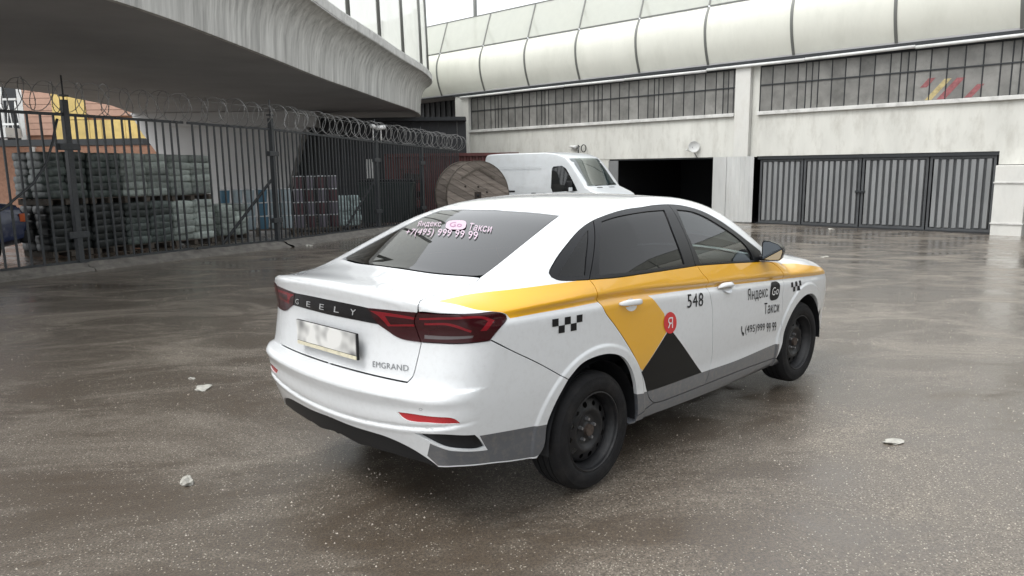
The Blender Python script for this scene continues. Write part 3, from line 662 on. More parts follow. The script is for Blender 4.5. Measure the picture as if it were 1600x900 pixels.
# ---------------------------------------------------------------- wooden cable drum
def cable_drum():
    c = Vector((13.55, 14.38, float(gz(13.55)))); R = 1.09
    a = math.radians(46.6+180+25); t = thing('cable_drum', 'large weathered wooden cable drum standing behind the taxi roof', 'cable drum', c, a)
    # local +x = front face direction
    def flange(x, sgn):
        n = 11; w = 2*R/n; fl = None
        ph = math.radians(62)
        for k in range(n):
            y0 = -R + k*w; y1 = y0 + w - .008
            pts = []
            for q in np.linspace(0, 1, 7):
                yy = y0 + (y1-y0)*q; pts.append((yy, math.sqrt(max(R*R-yy*yy, .0009))))
            poly = pts + [(p[0], -p[1]) for p in pts[::-1]]
            bm = bmesh.new(); pr = [(x + random.uniform(-.006, .006), y*math.cos(ph)-z*math.sin(ph), y*math.sin(ph)+z*math.cos(ph)+R) for y, z in poly]
            extrude_poly(bm, pr, (sgn*.05, 0, 0)); bm_obj('plank', bm, 'timber', t)
        v, f = lathe([(R-.01, x+sgn*.06), (R+.012, x+sgn*.06), (R+.012, x-sgn*.02), (R-.01, x-sgn*.02)], 64)
        pydata('rim_band', [(p[1], p[0], p[2]+R) for p in v], f, 'timber_dark', t)
    flange(.42, 1); flange(-.46, -1)
    v, f = lathe([(.58, -.44), (.58, .42)], 40); pydata('barrel', [(p[1], p[0], p[2]+R) for p in v], f, 'timber', t, True)
    # chevron battens, hub plate and bolts on the face
    for s in (-1, 1):
        box('batten', (.482, s*.30, R+.80-.10), (.014, .62, .06), 'timber_dark', t, Matrix.Rotation(s*math.radians(-28), 3, 'X'))
    box('hub_plate', (.476, -.02, R), (.012, .23, .23), 'steel_rust', t); tube('hub_hole', [(.478, -.02, R), (.486, -.02, R)], .05, 'dark_void', t, 20)
    for y, z in ((.0, .28), (.30, .10), (-.28, -.16), (.05, -.42), (-.45, .30)): tube('bolt', [(.472, y, R+z), (.485, y, R+z)], .035, 'steel_rust', t, 10)
cable_drum()
# ---------------------------------------------------------------- white panel van
def van():
    X, Y = 16.92, 10.80; t = thing('panel_van', 'white panel van parked in front of the garage beside the cable drum', 'van', (X, Y, float(gz(X))), 0)
    TOP = lambda s: np.interp(s, [0, .04, .12, .3, .70, .84, 1.15, 1.50, 1.72, 2.05, 2.5, 5.2, 5.42, 5.5], [.85, 1.02, 1.14, 1.22, 1.36, 1.42, 1.80, 2.20, 2.38, 2.49, 2.55, 2.55, 2.51, 2.42])
    WID = lambda s: np.interp(s, [0, .05, .2, .5, 1.0, 1.6, 5.3, 5.45, 5.5], [.70, .80, .90, .965, 1.0, 1.02, 1.02, 1.0, .97])
    def wz(s, z): return WID(s)*np.interp(z, [.3, .6, 1.1, 1.3, 2.0, 2.4, 2.6], [.97, 1., 1., .985, .93, .88, .80])
    def sect(s):
        tp = float(TOP(s)); zs = [.34, .5, .75, 1.0, 1.2, 1.45, 1.7, 1.95, 2.2]
        zs = [min(z, tp-.10-(9-i)*.004) for i, z in enumerate(zs)] + [tp-.09]
        pts = [(float(wz(s, z)), z) for z in zs]; w = pts[-1][0]
        for a in (30, 60, 90): pts.append((w-.09*(1-math.cos(math.radians(a)))*1.0 - (.10 if a == 90 else 0), tp-.09+.075*math.sin(math.radians(a))))
        pts += [(w*.5, tp-.004), (0, tp)]
        return pts
    ss = [0, .02, .05, .1, .2, .35, .6, .84, 1.0, 1.15, 1.35, 1.50, 1.62, 1.72, 1.88, 2.05, 2.3, 2.6, 2.9, 3.4, 4.2, 5.0, 5.3, 5.42, 5.48, 5.5]
    S = [sect(s) for s in ss]; n = len(S[0]); v, f = [], []
    for s, q in zip(ss, S):
        for x, z in q: v.append((-x, s, z))
        for x, z in q[::-1][1:]: v.append((x, s, z))
    k = 2*n-1
    for i in range(len(ss)-1):
        for j in range(k-1): f.append((i*k+j, i*k+j+1, (i+1)*k+j+1, (i+1)*k+j))
    f.append(tuple(range(k))[::-1]); f.append(tuple((len(ss)-1)*k + j for j in range(k)))
    body = pydata('body', v, f, 'van_white', t, True); body.data.set_sharp_from_angle(angle=math.radians(32))
    bm = bmesh.new(); add_box(bm, (0, 2.75, .34), (1.8, 5.2, .22)); bm_obj('chassis', bm, 'black_plastic', t)
    # windscreen following the body
    nu, nv = 14, 8; v, f = [], []
    for j in range(nv+1):
        s = .83 + .80*j/nv
        for i in range(nu+1):
            u = -1 + 2*i/nu; w = float(wz(s, TOP(s)))*.955; v.append((u*w, s + .05*u*u - .014, float(TOP(s)) - .030*abs(u)**6 + .020))
    f = [(j*(nu+1)+i, j*(nu+1)+i+1, (j+1)*(nu+1)+i+1, (j+1)*(nu+1)+i) for j in range(nv) for i in range(nu)]; pydata('windscreen', v, f, 'van_glass', t, True)
    for sd in (-1, 1):
        wp = [(1.12, 1.27), (2.16, 1.22), (2.24, 1.36), (2.24, 1.98), (2.18, 2.06), (1.80, 2.08), (1.62, 1.98), (1.22, 1.44)]
        bm = bmesh.new(); extrude_poly(bm, [(sd*(float(wz(s, z))+.004), s, z) for s, z in wp], (sd*.006, 0, 0)); bm_obj('side_window', bm, 'van_glass_dark', t)
        box('door_handle', (sd*(float(wz(2.4, 1.15))+.012), 2.48, 1.16), (.03, .20, .045), 'black_plastic', t, None, .01); box('door_handle', (sd*1.03, 3.0, 1.16), (.03, .20, .045), 'black_plastic', t, None, .01)
        box('side_rail', (sd*1.022, 4.35, 1.22), (.02, .9, .05), 'black_plastic', t); box('swage_line', (sd*1.0, 4.0, 2.05), (.012, 2.6, .02), 'van_white', t)
        mi = box('mirror', (sd*1.16, 1.34, 1.42), (.20, .12, .34), 'black_plastic', t, None, .03, True); box('mirror_cap', (sd*1.17, 1.27, 1.32), (.16, .05, .13), 'van_white', mi, None, .02)
        bm = bmesh.new(); add_box(bm, (sd*.78, .12, .98), (.26, .34, .20), bev=.05); bm_obj('headlamp', bm, 'lamp_glass_van', t, True)
        for sw in (.95, 4.25):
            vv, ff = lathe([(.20, -.02), (.22, -.03), (.30, -.035), (.335, 0), (.345, .06), (.345, .16), (.30, .20)], 32); w = pydata('wheel', [(sd*(.96+p[1]*-1), sw + p[0], .345 + p[2]) for p in vv], ff, 'rubber', t, True)
            vv, ff = lathe([(.001, .03), (.06, .025), (.09, .05), (.17, .04), (.205, -.01), (.215, -.02)], 32); pydata('rim', [(sd*(.96+p[1]*-1), sw + p[0], .345 + p[2]) for p in vv], ff, 'chrome_grey', w, True)
    for x in (-.35, .30): box('bonnet_vent', (x, .70, 1.365), (.28, .05, .01), 'black_plastic', t, Matrix.Rotation(math.radians(16), 3, 'X'))
    box('grille', (0, .0, .86), (1.0, .05, .16), 'black_plastic', t, None, .02); box('front_bumper', (0, .06, .52), (1.78, .30, .34), 'black_plastic', t, None, .07, True)
    for x in (-.4, .25): tube('wiper', [(x, .84, 1.43), (x+.45, .87, 1.47)], .012, 'black_plastic', t, 6)
glass('van_glass', (.30, .36, .35), 1.5, 0., .14); mat('van_glass_dark', (.012, .014, .015), .05, coat=.5); mat('lamp_glass_van', (.35, .37, .38), .1, coat=.5); mat('chrome_grey', (.28, .28, .29), .4, .6)
van()
# ---------------------------------------------------------------- blue vehicle at the left edge behind the gate leaf
def blue_vehicle():
    t = thing('parked_car', 'dark blue car with orange tail lamp behind the fence gate leaf', 'car', (-1.28, 13.95, 0), math.radians(180+8))
    # x forward, rear at x=-2.05
    st = [(-2.05, .55, .95, .76), (-1.98, .36, 1.10, .82), (-1.6, .30, 1.16, .86), (-1.2, .28, 1.42, .87), (-.7, .28, 1.50, .88), (.3, .28, 1.50, .88), (.75, .28, 1.20, .88), (1.2, .28, 1.02, .87), (2.0, .30, .92, .84), (2.2, .40, .75, .74)]
    v, f = [], []; k = 11
    for x, z0, z1, w in st:
        zs = [(0, z0), (.75*w, z0), (w*.98, z0+.12), (w, (z0+min(z1, .95))/2), (w*.97, min(z1, .95)-.05), (w*.90 if z1 < 1.1 else w*.86, min(z1-.05, 1.12)), (w*.78, z1-.06), (w*.70, z1-.01), (w*.35, z1+.01), (0, z1+.015)]
        ring = zs + [(-a, b) for a, b in zs[::-1][1:-1]]; k = len(ring)
        v += [(x, a, b) for a, b in ring]
    for i in range(len(st)-1):
        for j in range(k): f.append((i*k+j, i*k+(j+1) % k, (i+1)*k+(j+1) % k, (i+1)*k+j))
    f.append(tuple(range(k))); f.append(tuple((len(st)-1)*k+j for j in range(k))[::-1])
    b = pydata('body', v, f, 'vehicle_blue', t, True); b.data.set_sharp_from_angle(angle=math.radians(40))
    for sd in (-1, 1):
        box('tail_lamp', (-2.0, sd*.72, .86), (.14, .20, .16), 'lamp_orange', t, None, .02)
        for x in (-1.25, 1.4):
            vv, ff = lathe([(.001, .0), (.19, .0), (.20, -.02), (.29, -.02), (.31, .02), (.31, .18)], 28); pydata('wheel', [(x+p[0], sd*(.86-p[1]), .31+p[2]) for p in vv], ff, 'rubber', t, True)
    box('bumper', (-2.04, 0, .50), (.22, 1.62, .26), 'black_plastic', t, None, .05, True); box('rear_window', (-1.42, 0, 1.30), (.02, 1.15, .34), 'van_glass_dark', t, Matrix.Rotation(math.radians(38), 3, 'Y'))
blue_vehicle()
# ---------------------------------------------------------------- tall wall added out of view for the taxi's side windows to mirror
sw = thing('reflection_wall', 'tall pale ribbed wall added out of view for the taxi windows to reflect', 'wall', (8, -25, 0))
for k in range(12):
    x0 = -18 + k*3.3
    box('base_panel', (x0, .3, 2.3), (3.26, .3, 5.4), 'zinc_dark', sw); box('shell_panel', (x0, .0, 7.4), (3.2, .12, 4.2), 'barrier_shell', sw, Matrix.Rotation(math.radians(-6), 3, 'X')); box('upper_panel', (x0, -.2, 12.3), (3.2, .1, 5.2), 'pane_dirty', sw); box('rib', (x0-1.65, .25, 7.4), (.30, .4, 15), 'dark_frame', sw)
for z in (5.15, 9.6): box('rail', (0, .30, z), (39.6, .3, .28), 'dark_frame', sw)
# ---------------------------------------------------------------- litter and grit
def crumple(name, x, y, s, label, flat=.5):
    bm = bmesh.new(); bmesh.ops.create_icosphere(bm, subdivisions=2, radius=1.0)
    for v in bm.verts: v.co *= 1 + random.uniform(-.42, .35); v.co.z = max(v.co.z*flat*(1 + random.uniform(-.5, .8)), -.12)
    bmesh.ops.scale(bm, vec=(s, s*random.uniform(.5, .8), s*.55), verts=bm.verts)
    o = bm_obj(name, bm, 'litter', None); o.location = (x, y, float(gz(x)) + s*.08); o.rotation_euler = (0, 0, random.uniform(0, 6)); tag(o, label, 'litter', 'pale litter on the wet ground')
for x, y, s, l, fl in ((-1.44, .82, .055, 'crumpled pale paper lump lying left behind the taxi', .7), (-.60, 2.53, .085, 'flat pale scrap on asphalt beyond the crumpled paper lump', .12), (-.54, 2.87, .03, 'small pale pebble beside the flat scrap', .5), (1.77, -1.82, .075, 'flattened pale rag on wet asphalt right of the taxi', .22),
                       (12.57, 2.65, .10, 'white scrap lying on the asphalt ahead of the door mirror', .3), (13.8, 4.4, .16, 'long white scrap by the puddle ahead of the door mirror', .25), (7.47, 13.35, .10, 'pinkish scrap lying on the kerb below the fence', .5), (6.3, 12.35, .09, 'pale crumb of rubble at the kerb by a fence post', .5), (9.0, 13.4, .08, 'pale stone lying in the puddle near the kerb', .4), (22.2, 6.1, .14, 'white scrap lying at the foot of the garage gates', .3)): crumple('litter_scrap', x, y, s, l, fl)
def grit():
    v, f = [], []
    base = [(-1, -.6, 0), (1, -.5, 0), (.1, 1, 0), (0, 0, 1.0)]
    n = 9000; R = rng.random((n, 6))
    for k in range(n):
        dist = 1.2 + 12*R[k, 0]**1.6; a = math.radians(43.7 - 42 + 84*R[k, 1]); x = -2.95 + dist*math.cos(a); y = -3.1 + dist*math.sin(a)
        if math.sin(x*1.3 + y*.7) + math.sin(y*1.9 - x*.6 + 1) + 1.4*R[k, 5] < .15: continue
        if y > 10.4 + .27*x: continue
        s = .0020 + .0045*R[k, 2]**2.5; an = 6.28*R[k, 3]; c, sn = math.cos(an), math.sin(an); z = float(gz(x)); o = len(v)
        v += [(x + (p[0]*c-p[1]*sn)*s, y + (p[0]*sn+p[1]*c)*s, z + p[2]*s) for p in base]; f += [(o, o+1, o+3), (o+1, o+2, o+3), (o+2, o, o+3)]
    o = pydata('grit', v, f, 'grit_stone', None); o['kind'] = 'stuff'; o['label'] = 'pale grit grains scattered over the wet asphalt'
mat('grit_stone', (.46, .42, .36), .7)
grit()
# ---- taxi body: one implicit skin (metres, rear axle at x=0, car points to +x) from which every panel is cut
def tab(xs, ys, sig, lo, hi, n=2400):
    xs = np.array(xs, float); ys = np.array(ys, float)
    h = np.diff(xs); d = np.diff(ys) / h; m = np.zeros_like(xs)
    m[0], m[-1] = d[0], d[-1]
    for i in range(1, len(xs) - 1):
        if d[i-1] * d[i] > 0:
            w1 = 2*h[i] + h[i-1]; w2 = h[i] + 2*h[i-1]
            m[i] = (w1 + w2) / (w1 / d[i-1] + w2 / d[i])
    g = np.linspace(lo, hi, n); st = g[1] - g[0]
    def ev(q):
        k = np.clip(np.searchsorted(xs, q) - 1, 0, len(xs) - 2)
        t = (q - xs[k]) / h[k]; tc = np.clip(t, 0, 1)
        v = (2*tc**3-3*tc**2+1)*ys[k] + (tc**3-2*tc**2+tc)*h[k]*m[k] + (-2*tc**3+3*tc**2)*ys[k+1] + (tc**3-tc**2)*h[k]*m[k+1]
        return v + np.where(t > 1, (t-1)*h[k]*m[-1], np.where(t < 0, t*h[k]*m[0], 0))
    r = int(3 * sig / st) + 1
    kx = np.arange(-r, r + 1) * st; ke = np.exp(-.5 * (kx / max(sig, 1e-6))**2); ke /= ke.sum()
    gg = np.linspace(lo - r*st, hi + r*st, n + 2*r)
    v = np.convolve(ev(gg), ke, 'valid')
    return lambda q: np.interp(q, g, v)
ZC = tab([-1.1,-.65,0,1.05,1.75,2.65,3.3,3.7], [1.052,1.05,1.043,.975,.925,.855,.80,.77], .12, -1.3, 3.9)
ZB = tab([-1.1,-.3,0,1.05,1.9,2.3,3,3.7], [1.15,1.135,1.122,1.085,1.022,.985,.93,.87], .12, -1.3, 3.9)
BASE = tab([.10,.18,.235,.30,.345,.42,.52,.66,.80,.92,1.06,1.3], [.76,.815,.852,.868,.873,.872,.884,.898,.902,.903,.905,.906], .016, .05, 1.7)
TAPER = tab([-1.2,-.95,-.75,-.5,-.25,0,.5,1.5,2.3,2.7,3.0,3.25,3.5,3.8], [-.115,-.085,-.058,-.032,-.014,-.004,0,0,-.002,-.008,-.028,-.065,-.14,-.30], .09, -1.3, 3.9)
HC = tab([-1.2,-1.05,-.98,-.86,-.70,-.61,-.52,-.30,-.1,.08,.24,.42,.66,.95,1.25,1.48,1.66,2.0,2.28,2.36,2.6,3.0,3.3,3.5,3.62,3.8],
         [1.134,1.146,1.152,1.150,1.163,1.177,1.209,1.290,1.360,1.417,1.453,1.482,1.502,1.510,1.497,1.467,1.421,1.237,1.085,1.05,1.03,.985,.895,.82,.73,.58], .028, -1.4, 4.0, 3600)
CROWN = tab([-1.2,-.6,-.3,.1,.4,1.2,1.7,2.3,2.6,3.6], [.095,.105,.10,.075,.055,.05,.07,.14,.10,.14], .1, -1.4, 4.0)
XR = tab([.05,.16,.22,.34,.44,.468,.494,.507,.520,.60,.650,.663,.672,.700,.712,.727,.80,.93,.985,1.0,1.05,1.072,1.105,1.14,1.3],
         [-.84,-.90,-.945,-.99,-1.026,-1.036,-1.046,-1.037,-1.046,-1.0575,-1.0735,-1.0775,-1.0765,-1.066,-1.060,-1.026,-1.014,-1.004,-1.006,-1.010,-1.016,-1.019,-1.026,-1.031,-1.05], .0025, 0, 1.7, 4000)
XF = tab([.05,.2,.35,.6,.8,.9,1.1], [3.40,3.50,3.56,3.575,3.53,3.44,3.1], .03, 0, 1.7)
def smax(a, b, k):
    h = np.maximum(k - np.abs(a - b), 0) / k
    return np.maximum(a, b) + h*h*k*.25
def F(x, y, z):
    y = np.abs(y)
    zc = ZC(x); zb = ZB(x)
    s = BASE(np.minimum(z, zc)) + TAPER(x)
    def ramp(v, w): return .5*(v + np.sqrt(v*v + w*w))
    s = s - .36*ramp(z - zc, .006) - .60*np.clip(z - zb, 0, 1)**2
    # small scallop under the shoulder crease, and soft wheel arch swellings
    s = s - .026*np.exp(-((z - zc + .028)/.023)**2)*np.exp(-((x-1.1)/1.9)**4)
    for xa in (0., 2.65):
        r = np.hypot(x - xa, z - .315)
        u = np.clip((.474 - r)/.022, 0, 1); s = s + .010*u*u*(3-2*u)
    s = s - .03*np.clip((z - 1.12)/.3, 0, 1)*np.clip((.5 - x)/1.0, 0, 1)
    u = np.clip((z - 1.03)/.13, 0, 1); s = s - .055*u*u*(3-2*u)*np.exp(-((x + .46)/.36)**2)
    gs = y - s
    zz = z - .10*y*y*np.clip((.72 - z)/.12, 0, 1)
    gr = XR(zz) + (.125+.035*np.clip((z-.55)/.4,0,1))*y*y + (.14+.10*np.clip((z-.55)/.4,0,1))*y**6 - x
    gf = x - (XF(z) - .20*y*y - .30*y**6)
    gt = z - (HC(x) - CROWN(x)*y*y - .06*np.clip(y - .45, 0, 1)**2)
    a = smax(gs, gr, .13)
    w = 1/(1 + np.exp(-np.clip((gs - gr)/.03, -40, 40)))
    k = .034 + .063*w
    a = smax(a, gt, k)
    return smax(a, gf, .16)
def grad(P, h=.0015):
    x, y, z = P[:, 0], P[:, 1], P[:, 2]
    g = np.stack([F(x+h,y,z)-F(x-h,y,z), F(x,y+h,z)-F(x,y-h,z), F(x,y,z+h)-F(x,y,z-h)], 1)
    return g / np.linalg.norm(g, axis=1, keepdims=True)
def solve(O, D, hi):
    lo = np.zeros(len(O)); hi = np.full(len(O), float(hi))
    for _ in range(34):
        m = .5*(lo + hi); X = O + D*m[:, None]; ins = F(X[:, 0], X[:, 1], X[:, 2]) < 0
        lo = np.where(ins, m, lo); hi = np.where(ins, hi, m)
    return O + D*lo[:, None]
X0 = -.2; ZA = .75
def m_side(q):
    q = np.atleast_2d(q); n = len(q)
    return solve(np.stack([q[:, 0], np.zeros(n), q[:, 1]], 1), np.tile([0., -1, 0], (n, 1)), 1.3)
def m_top(q):
    q = np.atleast_2d(q); n = len(q); x, y = q[:, 0], -q[:, 1]
    zs = np.arange(1.60, .70, -.006); top = np.full(n, .70); done = np.zeros(n, bool)
    for z in zs:                                    # first level from above that is inside the body
        ins = (F(x, y, np.full(n, z)) < 0) & ~done; top[ins] = z; done |= ins
    for _ in range(12):                             # points a hair outside the plan outline slide in to its edge
        if done.all(): break
        x = np.where(done, x, x + .0015); y = np.where(done, y, y*.998)
        for z in zs[60:110]:
            ins = (F(x, y, np.full(n, z)) < 0) & ~done; top[ins] = z; done |= ins
    lo, hi = top.copy(), top + .006
    for _ in range(18):
        m = .5*(lo + hi); ins = F(x, y, m) < 0
        lo = np.where(ins, m, lo); hi = np.where(ins, hi, m)
    return np.stack([x, y, lo], 1)
def m_cyl(q):
    q = np.atleast_2d(q); n = len(q); a = q[:, 1]/.8
    return solve(np.stack([q[:, 0], np.zeros(n), np.full(n, ZA)], 1), np.stack([np.zeros(n), -np.cos(a), np.sin(a)], 1), 1.5)
def m_wrap(q):
    q = np.atleast_2d(q); n = len(q); a = q[:, 0]/.85
    return solve(np.stack([np.full(n, X0), np.zeros(n), q[:, 1]], 1), np.stack([-np.sin(a), -np.cos(a), np.zeros(n)], 1), 1.5)
def i_side(P): return np.stack([P[:, 0], P[:, 2]], 1)
def i_top(P): return np.stack([P[:, 0], -P[:, 1]], 1)
def i_cyl(P): return np.stack([P[:, 0], .8*np.arctan2(P[:, 2]-ZA, -P[:, 1])], 1)
def i_wrap(P): return np.stack([.85*np.arctan2(X0-P[:, 0], -P[:, 1]), P[:, 2]], 1)
def m_lid(q):
    q = np.atleast_2d(q); n = len(q); a = q[:, 1]/.2
    return solve(np.stack([np.full(n, -.70), -q[:, 0], np.full(n, .90)], 1), np.stack([-np.cos(a), np.zeros(n), np.sin(a)], 1), .6)
def i_lid(P):
    a = np.arctan2(P[:, 2]-.90, -.70-P[:, 0]); return np.stack([-P[:, 1], .2*np.where(a < -2, a + 2*np.pi, a)], 1)
MAPS = dict(lid=(m_lid, i_lid), side=(m_side, i_side), top=(m_top, i_top), cyl=(m_cyl, i_cyl), wrap=(m_wrap, i_wrap))
